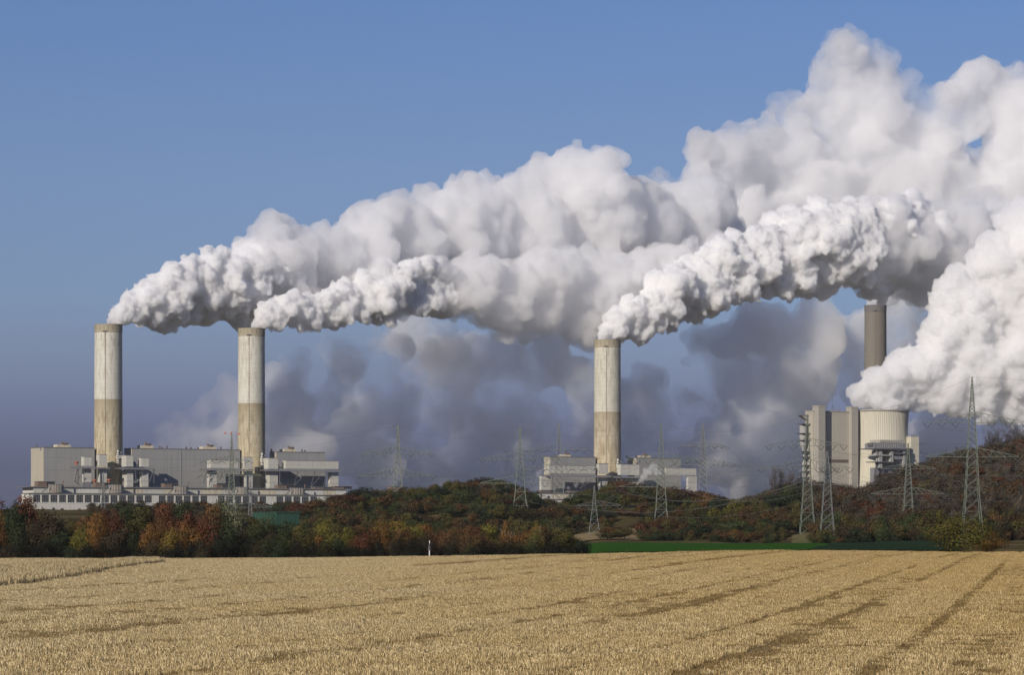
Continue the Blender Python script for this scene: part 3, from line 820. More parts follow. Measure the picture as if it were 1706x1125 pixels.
# grey ash-handling structure and small white building on the hill right of the tower
r = FE.root('conveyor_station'); tag(r, 'grey steel conveyor station on legs in front of the cooling tower', 'industrial structure')
fbox(1466, 1508, 733.5, 738.5, -40, -20, 'roof_box', M['block_conc2'], r)
fbox(1457, 1509, 739, 747.5, -42, -22, 'gallery', M['gray_steel'], r)
for k in range(12):
    fbox(1462.5 + k * 3.7, 1463.3 + k * 3.7, 739.3, 747.2, -42.4, -42.02, 'gallery_post', M['far_conc'], r)
fbox(1453, 1460, 738, 743.5, -40, -30, 'hopper', M['dark_steel'], r)
fbox(1452, 1509.5, 747.6, 749.5, -43.5, -20, 'deck', M['dark_steel'], r)
for a, b, y0, y1 in ((1465, 1470, 750, 780), (1484, 1488.5, 749.5, 772), (1460, 1462, 750, 760), (1505, 1508.5, 749.5, 786)):
    fbox(a, b, y0, y1, -41, -34, 'column', M['far_conc'], r)
fbox(1489, 1509, 755, 757, -43, -24, 'deck', M['dark_steel'], r)
fbox(1490, 1508, 760, 766, -40, -26, 'machine_house', M['gray_steel'], r)
fbox(1458, 1490, 769.5, 771, -43, -24, 'deck', M['dark_steel'], r)
fbox(1459, 1485, 758, 760, -42, -26, 'deck', M['far_conc'], r)
def fbar(px0, py0, px1, py1, V, rad, name, mat):
    a, b = FE.U(px0, V), FE.U(px1, V); MB().bar((a, V, FE.Z(py0, a, V)), (b, V, FE.Z(py1, b, V)), rad, caps=True).build(name, mat, r)
for b_ in ((1474, 758, 1470, 770), (1474, 758, 1478, 770), (1466, 752, 1460, 780), (1460, 771, 1458, 795), (1470, 771, 1472, 790), (1490, 771, 1495, 790), (1502, 766, 1498, 790)):
    fbar(*b_, -38, .7, 'strut', M['dark_steel'])
fbox(1456, 1500, 780, None, -32, -24, 'base_block', M['gray_steel'], r)
r = FE.root('plant_building'); tag(r, 'small plain beige block at the right edge of the cooling tower', 'industrial building')
fbox(1518, 1531, 727.5, None, -28, -12, 'front_block', M['tower_white'], r)
fbox(1517.8, 1531.2, 726.8, 727.6, -28.4, -11.6, 'parapet', M['block_conc2'], r)
u = FE.U(1531, -24)
MB().bar((u, -24, FE.Z(754, u, -24)), (u + 12, -24, FE.Z(754.5, u, -24)), .35).build('side_pipe', M['dark_steel'], r)

# ------------------------------------------------------------------ pylons
PYL = {}
ORD = {}
def pylon(key, label, px, ptop, Y, arms, wb, mat, peak=True, yaw=0.0, thick=1.0, ins='v', waist=None):
    """arms: list of (py, half length in px to the left, to the right). Body is a tapering square lattice."""
    x = XY(px, Y); z0 = hz(x, Y) - .4; H = ZY(ptop, Y) - z0
    r = empty('electricity_pylon', (x, Y, z0), yaw); tag(r, label, 'pylon', 'lattice pylons carrying the power lines')
    armz = [ZY(a[0], Y) - z0 for a in arms]
    low, top = min(armz), max(armz)
    wt = wb * .30                                 # width at the top arm
    def wid(z):
        if z < low * .55: return wb + (wb * .62 - wb) * z / (low * .55)
        if z < top: return wb * .62 + (wt - wb * .62) * (z - low * .55) / (top - low * .55)
        return max(.25, wt * (1 - (z - top) / (H - top + .01) * .9))
    thick = thick * (1.5 if Y > 1900 else 1.35 if Y > 1700 else .9)
    T = .17 * thick
    lv = [0.0]
    while lv[-1] < H - 1.5:
        lv.append(min(H, lv[-1] + max(1.3, wid(lv[-1]) * .8)))
    for sx, sy in ((-1, -1), (1, -1), (1, 1), (-1, 1)):
        q = MB(); zz = [0, low * .55, top, H]
        for a, b in zip(zz, zz[1:]):
            q.bar((sx * wid(a) / 2, sy * wid(a) / 2, a), (sx * wid(b) / 2, sy * wid(b) / 2, b), T, T)
        q.build('leg', mat, r)
    q = MB(); t = .085 * thick
    cs = ((-1, -1), (1, -1), (1, 1), (-1, 1))
    for k, (a, b) in enumerate(zip(lv, lv[1:])):
        wa, wb2 = wid(a) / 2, wid(b) / 2
        for i in range(4):
            p0, p1 = cs[i], cs[(i + 1) % 4]
            q.bar((p0[0] * wa, p0[1] * wa, a), (p1[0] * wb2, p1[1] * wb2, b), t, sides=3)
            q.bar((p1[0] * wa, p1[1] * wa, a), (p0[0] * wb2, p0[1] * wb2, b), t, sides=3)
            if k % 2 == 0: q.bar((p0[0] * wa, p0[1] * wa, a), (p1[0] * wa, p1[1] * wa, a), t, sides=3)
    q.build('bracing', mat, r, kind='stuff')
    tips = []
    for (pa, lpx, rpx), za in zip(arms, armz):
        for sgn, lp in ((-1, lpx), (1, rpx)):
            if lp <= 0: continue
            L = lp / F * Y; w = wid(za) / 2; hh = max(1.6, L * .20)
            q = MB()
            tip = Vector((sgn * L, 0, za + .15))
            for sy in (-1, 1):
                q.bar((sgn * w, sy * w, za), tip, t * 1.25)
                q.bar((sgn * w, sy * w * .8, za + hh), tip + Vector((0, 0, .25)), t * 1.15)
            nseg = max(3, int(L / 2.6))
            for k in range(nseg):
                f0, f1 = k / nseg, (k + 1) / nseg
                def lo(f, sy): return Vector((sgn * (w + (L - w) * f), sy * w * (1 - f), za + .15 * f))
                def up(f, sy): return Vector((sgn * (w + (L - w) * f), sy * w * .8 * (1 - f), za + hh * (1 - f) + .4 * f))
                for sy in (-1, 1):
                    q.bar(up(f0, sy), lo(f1, sy), t * .65, sides=3)
                    q.bar(lo(f0, sy), up(f0, sy), t * .65, sides=3)
                q.bar(lo(f0, -1), lo(f1, 1), t * .65, sides=3); q.bar(lo(f0, 1), lo(f1, -1), t * .65, sides=3)
            q.build('crossarm', mat, r)
            k = 3 if L > 13 else 2
            for j in range(k):
                xx = sgn * (L * (.36 + .62 * j / (k - 1)) if k > 1 else L)
                zz_ = za + .1
                dz = 2.0 if L > 9 else 1.4
                if ins == 'v':
                    q = MB().bar((xx - 1.6, 0, zz_), (xx, 0, zz_ - dz), .13, sides=5).bar((xx + 1.6, 0, zz_), (xx, 0, zz_ - dz), .13, sides=5)
                else:
                    q = MB().bar((xx, 0, zz_), (xx + 2.6, -1.2, zz_ - 1.4), .16, sides=5).bar((xx, 0, zz_), (xx - 2.6, 1.2, zz_ - 1.4), .16, sides=5)
                q.build('insulator', M['insul'], r)
                tips.append(Vector((xx, 0, zz_ - (dz if ins == 'v' else 1.4))))
    rot = Matrix.Rotation(yaw, 4, 'Z')
    PYL[key] = dict(tips=[rot @ v + Vector((x, Y, z0)) for v in tips], top=Vector((x, Y, z0 + H)), root=r)
    return r
g_, s_ = M['pylon'], M['pylon_gray']
pylon('P1', 'lattice pylon in front of the second chimney, red balls near its tip', 386, 720, 2200, [(769, 48, 30), (793, 52, 50)], 6.6, g_, ins='s')
pylon('P1b', 'short slim lattice pylon before the white hall windows', 417, 798, 2300, [(824, 14, 14), (846, 40, 36)], 4.0, s_, thick=.8)
pylon('P0', 'faint thin lattice mast before the white hall below the first chimney', 172, 787, 2500, [(812, 10, 10)], 3.4, s_, thick=.8)
pylon('P2', 'wide two-armed pylon standing alone between the halls and the wooded hump', 663, 709, 2060, [(757, 60, 57), (794, 64, 60)], 8.2, g_)
pylon('P3', 'tall green pylon in front of the wooded hump, with a small lower platform', 866.5, 713, 1775, [(766, 64, 60), (806, 66, 62)], 8.6, g_)
pylon('P4', 'pylon directly left of the third chimney, reaching above the boiler house', 931, 705, 2100, [(750, 50, 50), (783, 58, 62)], 8.4, s_, ins='s')
pylon('P5', 'short grey pylon standing at the left end of the green field', 990, 810, 1600, [(843, 28, 44)], 5.0, s_, thick=.9)
pylon('P6', 'tall pylon right of the third chimney, its feet among red bushes', 1101.5, 706, 1610, [(767, 60, 64), (812, 70, 44)], 7.6, g_)
pylon('P7', 'pylon behind the wooded hump with heavy insulators on angled arms', 1171, 706, 2150, [(744, 36, 38), (775, 50, 56)], 7.2, s_, ins='s')
pylon('P8', 'tall green pylon before the left edge of the boiler tower building', 1345, 690, 1560, [(743, 65, 62), (781, 78, 72)], 6.6, g_)
pylon('P9', 'low dark-topped pylon standing on the green field edge, before the big building', 1378, 752, 1420, [(783, 14, 20), (808, 28, 34)], 6.4, s_, thick=.9)
pylon('P10', 'green pylon in front of the small beige block beside the cooling tower', 1513, 739, 1540, [(782, 46, 46), (824, 62, 61)], 6.2, g_)
pylon('P11', 'tallest pylon, at the far right, rising over the hillside', 1619.5, 628, 1400, [(705, 76, 90), (762, 75, 78)], 8.4, g_, thick=1.0)
# small working platform of P3 and red marker balls of P1
p3 = PYL['P3']['root']; zz = ZY(844, 1775) - p3.location.z
MB().box(-4.2, 4.2, -4.2, 4.2, zz, zz + .25).build('platform', s_, p3)
for dx, py_ in ((-11, 722), (-1.2, 722.5), (11.5, 723.5)):
    w_ = W(386 + dx, py_, 2200)
    p1 = PYL['P1']['root']
    MB().lathe([(.05, -.6), (.5, -.35), (.65, 0), (.5, .35), (.05, .6)], 10).build('marker_ball', M['red'], p1, smooth=True).location = w_ - p1.location

def span(label, A_, B_, sag, nt, rad=.04, far=None):
    a, b = PYL[A_], (PYL[B_] if B_ else None)
    r = empty('power_line', a['top']); tag(r, label, 'power line', 'power lines sagging between pylons')
    def wire(p, q, sg, nm='wire'):
        mb = MB(); pr = p; k = 14
        for i in range(1, k + 1):
            t = i / k; c = p.lerp(q, t) - Vector((0, 0, 4 * sg * t * (1 - t)))
            mb.bar(pr - a['top'], c - a['top'], rad, sides=3); pr = c
        mb.build(nm, M['wire'], r)
    if b is None: b = dict(tips=[t + far for t in a['tips']], top=a['top'] + far)
    wire(a['top'], b['top'], sag * .7, 'earth_wire')
    n_ = min(len(a['tips']), len(b['tips']), nt)
    ia = [int(i * (len(a['tips']) - 1) / max(1, n_ - 1)) for i in range(n_)]
    ib = [int(i * (len(b['tips']) - 1) / max(1, n_ - 1)) for i in range(n_)]
    for i, j in zip(ia, ib): wire(a['tips'][i], b['tips'][j], sag)
    return r
span('power line from the second-chimney pylon to the lone wide pylon', 'P1', 'P2', 6, 4)
span('power line between the lone wide pylon and the pylon on the wooded hump', 'P2', 'P3', 9, 8)
span('power line from the hump pylon to the one right of the third chimney', 'P3', 'P6', 8, 8)
span('power line from the red-bush pylon to the tall one before the boiler tower', 'P6', 'P8', 8, 8)
span('power line from the third-chimney pylon to the heavy-insulator pylon', 'P4', 'P7', 8, 6)
span('power line from the heavy-insulator pylon down towards the big boiler tower pylon', 'P7', 'P8', 9, 6)
span('power line from the boiler tower pylon to the tallest pylon at right', 'P8', 'P11', 7, 6)
span('power line from the dark-topped low pylon to the pylon before the beige block', 'P9', 'P10', 4, 4)
span('power line leaving the tallest pylon to the right edge', 'P11', None, 9, 6, far=Vector((330, 60, 6)))
span('power line leaving the lone wide pylon leftwards behind the halls', 'P2', 'P0', 8, 3, .04)
span('low power line from the short green-field pylon to the low dark-topped one', 'P5', 'P9', 7, 3)
span('power line leaving the pylon before the beige block to the right', 'P10', None, 6, 4, far=Vector((260, 90, 14)))

# ------------------------------------------------------------------ marker post at the field edge
Y0 = 662; x0 = XY(715.5, Y0)
r = empty('marker_post', (x0, Y0, hz(x0, Y0))); tag(r, 'white marker post with a dark pointed hood standing at the field edge', 'marker post')
zb = hz(x0, Y0); hh = ZY(901, Y0) - zb
MB().lathe([(.10, -.3), (.10, hh * .45)], 10).build('post', M['white'], r, smooth=True)
MB().lathe([(.27, hh * .42), (.25, hh * .47), (.10, hh * .78), (.06, hh * .86)], 4, cap=True).build('hood', M['dark_steel'], r)
MB().lathe([(.07, hh * .80), (.07, hh * .97), (.03, hh)], 8, .02, 0, cap=True).build('top_rod', M['white'], r, smooth=True)

# ------------------------------------------------------------------ trees
def leaf_material(name):
    m, n, l, p = new_mat(name)
    at = n.new('ShaderNodeAttribute'); at.attribute_name = 'tint'
    oi = n.new('ShaderNodeObjectInfo')
    tc = n.new('ShaderNodeTexCoord').outputs['Object']
    f = nz(n, l, .35, 3, .6, tc)
    dark = mixc(n, l, 1.0, oi.outputs['Color'], (.42, .48, .55), 'MULTIPLY')
    lite = mixc(n, l, 1.0, oi.outputs['Color'], (1.5, 1.4, 1.0), 'MULTIPLY')
    c = mixc(n, l, at.outputs['Fac'], dark, lite)
    c = mixc(n, l, ramp(n, l, f, [(.42, (0,0,0)), (.6, (.55,.55,.55))]), c, mixc(n, l, 1.0, oi.outputs['Color'], (.75, 1.15, .8), 'MULTIPLY'))
    l.new(c, p.inputs['Base Color']); p.inputs['Roughness'].default_value = .7; p.inputs['Specular IOR Level'].default_value = .15
    tr = n.new('ShaderNodeBsdfTranslucent'); l.new(c, tr.inputs[0]); mx = n.new('ShaderNodeMixShader'); mx.inputs[0].default_value = .12
    l.new(p.outputs[0], mx.inputs[1]); l.new(tr.outputs[0], mx.inputs[2]); l.new(mx.outputs[0], n['Material Output'].inputs[0])
    return m
M['leaf'] = leaf_material('foliage')
M['bark'] = painted('bark', (.07, .055, .045), .3, .5, .9, .2)
M['birch'] = painted('birch_bark', (.45, .43, .38), .3, 1.5, .8, .4)

def crown_mesh(seed, nleaf, size, shape='round', lobes=11, fill=.35):
    """Unit tree crown: 1 high (z 0..1), about .8 wide, of many small leaf faces on uneven lobes."""
    rs = np.random.RandomState(seed)
    cz, rz_, rx_ = {'round': (.56, .44, .42), 'tall': (.56, .46, .30), 'wide': (.52, .48, .62), 'bush': (.45, .52, .60), 'thin': (.55, .45, .36)}[shape]
    L = []
    for k in range(lobes):
        d = rs.normal(0, 1, 3); d /= np.linalg.norm(d)
        q = rs.uniform(.45, .72)
        L.append((d[0]*rx_*q, d[1]*rx_*q, cz + d[2]*rz_*q, rs.uniform(.30, .55) * rx_))
    L.append((0, 0, cz, rx_ * .55)); L = np.array(L)
    w = L[:, 3] ** 2; w = w / w.sum()
    k = rs.choice(len(L), nleaf, p=w)
    d = rs.normal(0, 1, (nleaf, 3)); d /= np.linalg.norm(d, axis=1)[:, None]
    rad = L[k, 3] * np.where(rs.rand(nleaf) < fill, rs.uniform(.2, 1, nleaf), rs.normal(1, .13, nleaf))
    c = L[k, :3] + d * rad[:, None] * np.array([1, 1, .85])
    c[:, 2] = np.maximum(c[:, 2], .01 + .05 * rs.rand(nleaf))
    nrm = d + rs.normal(0, .22, (nleaf, 3)); nrm /= np.linalg.norm(nrm, axis=1)[:, None]
    t = np.cross(nrm, rs.normal(0, 1, (nleaf, 3))); t /= np.linalg.norm(t, axis=1)[:, None]
    b = np.cross(nrm, t)
    s = (size * rs.uniform(.5, 1.4, nleaf))[:, None]
    V = np.stack([c - t*s - b*s*.6, c + t*s - b*s*.5, c + t*s*.7 + b*s*.6, c - t*s*.8 + b*s*.7], 1).reshape(-1, 3)
    me = mesh_from('crown', V, np.arange(4 * nleaf).reshape(-1, 4))
    cl = rs.rand(len(L)); tint = np.clip(cl[k] * .7 + rs.rand(nleaf) * .3, 0, 1)
    a = me.attributes.new('tint', 'FLOAT', 'FACE'); a.data.foreach_set('value', tint.astype('f'))
    me.materials.append(M['leaf'])
    return me

def trunk_mesh(seed, shape='round', bare=False, mat=None, spread=.38):
    rs = random.Random(seed); q = MB(); top = .86 if bare else .7
    lean = (rs.gauss(0, .03), rs.gauss(0, .03)); pr = Vector((0, 0, -.06)); r0 = .020
    pts = []
    for k in range(1, 6):
        t = k / 5; c = Vector((lean[0] * t + rs.gauss(0, .008), lean[1] * t + rs.gauss(0, .008), top * t))
        q.bar(pr, c, r0 * (1 - .8 * (t - .2)), r0 * (1 - .8 * t), 6); pr = c; pts.append(c)
    for k in range(34 if bare else 9):
        t = rs.uniform(.22, .95); base = Vector((lean[0] * t, lean[1] * t, top * t)); an = rs.uniform(0, 6.28)
        ln = spread * rs.uniform(.5, 1) * (1.15 - t * .6)
        tip = base + Vector((math.cos(an) * ln, math.sin(an) * ln, ln * rs.uniform(.7, 1.5)))
        tip.z = min(tip.z, 1.0)
        q.bar(base, tip, .008 * (1.2 - t), .0025, 4)
        if bare:
            for j in range(7):
                f = rs.uniform(.25, 1); b0 = base.lerp(tip, f)
                e = b0 + Vector((rs.gauss(0, .06), rs.gauss(0, .06), rs.uniform(.03, .14)))
                q.bar(b0, e, .003, .0012, 3)
    me = bpy.data.meshes.new('trunk'); me.from_pydata(q.v, [], q.f); me.update(); me.materials.append(mat or M['bark'])
    return me

KINDS = {}
for sh in ('round', 'tall', 'wide', 'bush', 'thin'):
    KINDS[sh] = [(crown_mesh(100 + i + hash_, 5200 if sh != 'thin' else 2400, .016 if sh != 'thin' else .011, sh, 9 + 2 * i, .25), trunk_mesh(200 + i, sh, mat=(M['birch'] if sh == 'thin' else None)))
                 for i in range(3) for hash_ in [len(sh) * 7]]
FARK = {sh: [(crown_mesh(300 + i + len(sh), 2400, .024, sh, 8 + 2 * i, .22), trunk_mesh(400 + i, sh)) for i in range(3)] for sh in ('round', 'tall', 'wide', 'bush')}
BARE = [(crown_mesh(500 + i, 700, .012, 'tall', 12, .8), trunk_mesh(510 + i, bare=True)) for i in range(3)]

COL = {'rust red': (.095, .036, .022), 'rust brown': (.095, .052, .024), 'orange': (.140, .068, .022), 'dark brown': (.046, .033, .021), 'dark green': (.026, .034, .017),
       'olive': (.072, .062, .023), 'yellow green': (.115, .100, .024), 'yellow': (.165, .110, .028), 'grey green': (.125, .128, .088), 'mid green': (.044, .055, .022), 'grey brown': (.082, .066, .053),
       'shadowed': (.012, .012, .008), 'golden olive': (.105, .088, .022)}  # the near-black tone stands in for shade at the tree feet
rt_ = random.Random(77)
TREES = []
def tree(px, pt, Y, col, shape='round', wpx=None, zone='', kinds=None, name=None):
    kinds = kinds or (KINDS if Y < 1200 else FARK)
    x = XY(px, Y); z0 = hz(x, Y); h = ZY(pt, Y) - z0
    h *= 1.08
    if h < 2: h = 2.0
    v = kinds[shape] if isinstance(kinds, dict) else kinds
    cm, tm = v[rt_.randrange(len(v))]
    nm = name or {'bush': 'bush', 'wide': 'broadleaf_tree', 'thin': 'birch_tree'}.get(shape, 'broadleaf_tree')
    r = empty(nm, (x, Y, z0), rt_.uniform(0, 6.28))
    base = {'round': .84, 'tall': .60, 'wide': 1.24, 'bush': 1.2, 'thin': .72}[shape]
    w = (wpx / F * Y / base) if wpx else h * rt_.uniform(.85, 1.15)
    r.scale = (w, w, h)
    c = COL[col]; k = rt_.uniform(.85, 1.2)
    cr = link_mesh('crown', cm, parent=r); cr.color = (c[0]*k, c[1]*k, c[2]*k, 1)
    link_mesh('trunk', tm, parent=r)
    TREES.append((r, px, pt, Y, col, shape, zone, nm))
    return r

FR = 'in the dark front row behind the field'
top_px = [-30, 0, 40, 80, 108, 130, 170, 230, 300, 350, 380, 430, 470, 500, 560, 600, 650, 700, 760, 820, 850, 900, 940, 985]
top_py = [828, 826, 824, 842, 874, 868, 852, 845, 843, 851, 840, 856, 866, 869, 869, 872, 862, 878, 884, 876, 866, 872, 884, 912]
def ftop(px): return float(np.interp(px, top_px, top_py))
# back line of the front row (taller, closes the row)
zc = [(-20, 'rust red'), (15, 'dark green'), (45, 'rust red'), (78, 'dark brown'), (122, 'olive'), (152, 'rust brown'), (178, 'rust red'), (208, 'dark green'), (238, 'olive'), (268, 'rust red'),
      (296, 'dark green'), (322, 'rust red'), (352, 'rust brown'), (381, 'grey green'), (408, 'dark brown'), (436, 'olive'), (462, 'dark green'), (488, 'dark green'), (515, 'olive'), (545, 'yellow green'),
      (575, 'olive'), (602, 'rust brown'), (628, 'rust brown'), (655, 'yellow'), (684, 'yellow green'), (708, 'orange'), (735, 'rust red'), (762, 'rust brown'), (790, 'rust red'), (818, 'yellow green'), (884, 'orange'), (905, 'rust brown'), (938, 'olive')]
for px_, c_ in zc:
    tree(px_ + rt_.uniform(-3, 3), ftop(px_) + rt_.uniform(-2, 7), 960 + rt_.uniform(-12, 25), c_, rt_.choice(['round', 'round', 'wide']), rt_.uniform(58, 76), FR)
# front line, lower and mixed
zf_ = [(-10, 'orange', 858), (28, 'dark green', 852), (62, 'dark brown', 868), (92, 'dark green', 880), (140, 'yellow green', 876), (168, 'orange', 864), (200, 'dark brown', 872), (232, 'dark green', 880),
       (262, 'orange', 862), (282, 'yellow', 880), (312, 'orange', 868), (345, 'rust red', 862), (372, 'dark green', 875), (398, 'dark brown', 878), (425, 'dark green', 880), (450, 'dark brown', 884),
       (478, 'mid green', 882), (505, 'olive', 880), (532, 'orange', 890), (556, 'yellow green', 884), (580, 'yellow green', 878), (606, 'rust red', 884), (630, 'orange', 876), (652, 'mid green', 886),
       (676, 'rust brown', 884), (700, 'dark brown', 892), (728, 'rust brown', 892), (752, 'dark brown', 896), (778, 'dark brown', 894), (802, 'rust brown', 890), (825, 'dark brown', 894),
       (888, 'olive', 886), (912, 'dark brown', 880), (938, 'olive', 884), (962, 'dark green', 896)]
for px_, c_, pt in zf_:
    tree(px_ + rt_.uniform(-3, 3), pt + rt_.uniform(-4, 4), 890 + rt_.uniform(-12, 18), c_, rt_.choice(['round', 'bush', 'wide', 'bush']), rt_.uniform(46, 62), FR)
for px_, pt, c_ in ((846, 862, 'orange'), (893, 868, 'yellow')):
    tree(px_, pt, 893, c_, 'thin', 34, FR)
# closing undergrowth under the front row, shade put into its near-black colour
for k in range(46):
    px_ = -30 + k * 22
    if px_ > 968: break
    tree(px_ + rt_.uniform(-6, 6), 905 + rt_.uniform(-8, 6), 865 + rt_.uniform(-8, 10), rt_.choice(['shadowed', 'shadowed', 'dark brown', 'shadowed', 'dark green']), 'bush', rt_.uniform(36, 50), 'in the low undergrowth at the field edge')
# lone bush at the right on the field edge
tree(1604, 864, 672, 'golden olive', 'bush', 112, 'lone', name='bush')
tree(1652, 884, 690, 'orange', 'bush', 76, 'lone', name='bush')
TREES[-2][0]['label'] = 'large leafy golden olive bush standing alone at the right edge of the field'
TREES[-1][0]['label'] = 'lower orange bush leaning out behind the large golden olive bush'

# wooded humps in the middle: named crowns
HM = 'on the wooded hump left of the third chimney'
hump = [(478, 848, 'dark brown'), (505, 838, 'rust red'), (530, 830, 'rust brown'), (556, 826, 'dark brown'), (580, 822, 'rust red'), (606, 814, 'dark green'), (634, 818, 'dark green'), (560, 846, 'olive'), (590, 850, 'olive'), (622, 842, 'dark green'),
        (655, 850, 'mid green'), (690, 832, 'rust brown'), (712, 822, 'mid green'), (738, 812, 'dark green'), (762, 806, 'olive'), (784, 800, 'rust brown'), (806, 797, 'dark brown'), (826, 798, 'mid green'), (846, 806, 'dark green'), (868, 815, 'rust brown'),
        (888, 822, 'dark green'), (700, 845, 'dark green'), (730, 838, 'olive'), (758, 826, 'yellow green'), (788, 822, 'olive'), (814, 824, 'rust brown'), (842, 832, 'rust red'), (760, 850, 'mid green'), (796, 848, 'rust red'), (830, 850, 'dark brown'),
        (686, 858, 'rust brown'), (720, 862, 'orange'), (768, 866, 'dark green'), (812, 868, 'dark brown'), (870, 845, 'olive'), (900, 850, 'dark brown'), (640, 864, 'rust brown'), (600, 866, 'olive')]
for px_, pt, c_ in hump:
    yy = 1960 - (pt - 797) * 4.6 + rt_.uniform(-15, 15)
    if px_ < 515: yy = 1840
    tree(px_, pt, max(1640, yy), c_, rt_.choice(['round', 'wide']), rt_.uniform(46, 70), HM)
H2 = 'on the wooded hump under the third chimney'
hump2 = [(918, 846, 'rust brown'), (940, 838, 'olive'), (962, 824, 'mid green'), (985, 816, 'olive'), (1008, 806, 'olive'), (1030, 798, 'rust brown'), (1052, 799, 'rust red'), (1076, 806, 'olive'), (1098, 812, 'rust brown'), (1122, 812, 'rust brown'), (1146, 816, 'rust red'),
         (975, 842, 'rust brown'), (1000, 830, 'olive'), (1025, 826, 'mid green'), (1050, 824, 'rust brown'), (1072, 830, 'olive'), (1095, 836, 'mid green'), (1120, 832, 'dark green'), (1000, 852, 'dark green'), (1030, 850, 'mid green'), (1058, 850, 'orange'), (1085, 856, 'dark green'), (930, 862, 'olive'), (960, 860, 'mid green')]
for px_, pt, c_ in hump2:
    yy = 1940 - (pt - 797) * 4.2 + rt_.uniform(-15, 15)
    tree(px_, pt, max(1640, yy), c_, rt_.choice(['round', 'wide']), rt_.uniform(44, 62), H2)
SL = 'on the scrubby slope behind the green field'
slope = [(1170, 818, 'rust brown'), (1178, 818, 'orange'), (1200, 828, 'dark green'), (1225, 835, 'yellow green'), (1160, 840, 'olive'), (1190, 846, 'yellow green'), (1215, 852, 'olive'), (1245, 846, 'rust brown'), (1262, 832, 'olive'), (1290, 818, 'dark green'), (1312, 808, 'mid green'),
         (1150, 858, 'olive'), (1182, 864, 'olive'), (1220, 868, 'mid green'), (1255, 866, 'rust brown'), (1285, 860, 'mid green'), (1305, 850, 'rust brown'),
         (1018, 878, 'orange'), (1040, 880, 'olive'), (1068, 868, 'rust red'), (1090, 872, 'rust red'), (1120, 880, 'rust brown'), (1146, 878, 'dark green'), (1172, 876, 'dark green'), (1200, 878, 'olive'), (1225, 882, 'orange'), (1250, 878, 'dark green'), (1275, 880, 'olive'), (1298, 884, 'dark brown'), (1012, 888, 'olive'), (1080, 890, 'olive'), (1110, 892, 'orange'),
         (1362, 866, 'rust brown'), (1395, 862, 'mid green'), (1420, 866, 'olive'), (1450, 870, 'dark green'), (1478, 868, 'yellow green'), (1500, 874, 'rust brown'), (1530, 876, 'orange'), (1556, 872, 'olive'), (1400, 885, 'dark green'), (1432, 890, 'mid green'), (1462, 888, 'dark green'), (1490, 892, 'rust brown'), (1545, 890, 'orange'),
         (1660, 840, 'mid green'), (1688, 838, 'yellow green'), (1672, 868, 'dark green'), (1700, 866, 'mid green'), (1640, 862, 'olive'), (1360, 888, 'olive'), (1380, 876, 'rust brown'), (1570, 880, 'rust brown')]
for px_, pt, c_ in slope:
    yy = 1760 - (pt - 815) * 3.6 if px_ < 1320 else 1560 - (pt - 860) * 3.0
    x_ = XY(px_, yy)
    tree(px_, pt, min(1900, max(1385, yy)) + rt_.uniform(-8, 8), c_, rt_.choice(['bush', 'wide', 'round']), rt_.uniform(34, 52), SL)
for k_ in range(22):
    px_ = 1368 + k_ * 16.5
    tree(px_, rt_.choice([852, 858, 864, 872, 880]), 1475 + rt_.uniform(-10, 40), rt_.choice(['mid green', 'dark green', 'olive', 'mid green', 'rust brown', 'yellow green']), rt_.choice(['bush', 'wide']), rt_.uniform(34, 50), SL)
HR = 'on the brown hillside beside the cooling tower'
for px_, pt, c_ in [(1545, 798, 'yellow green'), (1552, 820, 'rust red'), (1480, 845, 'rust red'), (1390, 842, 'rust red'), (1425, 838, 'orange'), (1350, 818, 'grey brown'), (1512, 800, 'grey brown'), (1600, 770, 'rust red'), (1690, 770, 'rust red'), (1570, 778, 'rust brown'), (1440, 815, 'rust red')]:
    yy = 1900 - max(0, pt - 760) * 3.2
    tree(px_, pt, yy, c_, rt_.choice(['round', 'bush']), rt_.uniform(26, 42), HR)
for px_, pt in ((1290, 786), (1302, 784), (1318, 790), (1334, 788), (1648, 718), (1662, 716), (1676, 720), (1690, 714), (1704, 716), (1716, 718), (1576, 752), (1600, 748), (1590, 790), (1640, 795), (1670, 800), (1520, 830)):
    tree(px_, pt, 1930 - max(0, pt - 760) * 3, 'grey brown', 'tall', rt_.uniform(20, 30), 'bare', kinds=BARE, name='bare_tree')

# labels: colour, kind, place, and order among the ones like it
ONES = ['first', 'second', 'third', 'fourth', 'fifth', 'sixth', 'seventh', 'eighth', 'ninth']
ORDW = ['first', 'second', 'third', 'fourth', 'fifth', 'sixth', 'seventh', 'eighth', 'ninth', 'tenth', 'eleventh', 'twelfth', 'thirteenth', 'fourteenth', 'fifteenth', 'sixteenth', 'seventeenth', 'eighteenth', 'nineteenth', 'twentieth'] + ['twenty-' + q for q in ONES] + ['thirtieth'] + ['thirty-' + q for q in ONES]
buckets = {}
for t_ in TREES: buckets.setdefault((t_[6], t_[4], t_[7]), []).append(t_)
for (zone, col, nm), lst in buckets.items():
    lst.sort(key=lambda q: q[1])
    for i, t_ in enumerate(lst):
        o = t_[0]; word = nm.replace('_', ' ').replace('broadleaf ', '')
        o['category'] = 'bush' if nm == 'bush' else 'tree'
        o['group'] = {'bare': 'bare trees along the hill crest', 'lone': 'bushes at the field edge'}.get(zone, 'trees ' + zone)
        if 'label' in o.keys(): continue
        if zone == 'bare':
            o['label'] = '%s bare twiggy tree from the left along the hill beside the cooling tower' % ORDW[i]
        elif len(lst) == 1: o['label'] = 'the only %s %s %s' % (col, word, zone)
        else: o['label'] = '%s %s %s from the left %s' % (ORDW[min(i, 38)], col, word, zone)

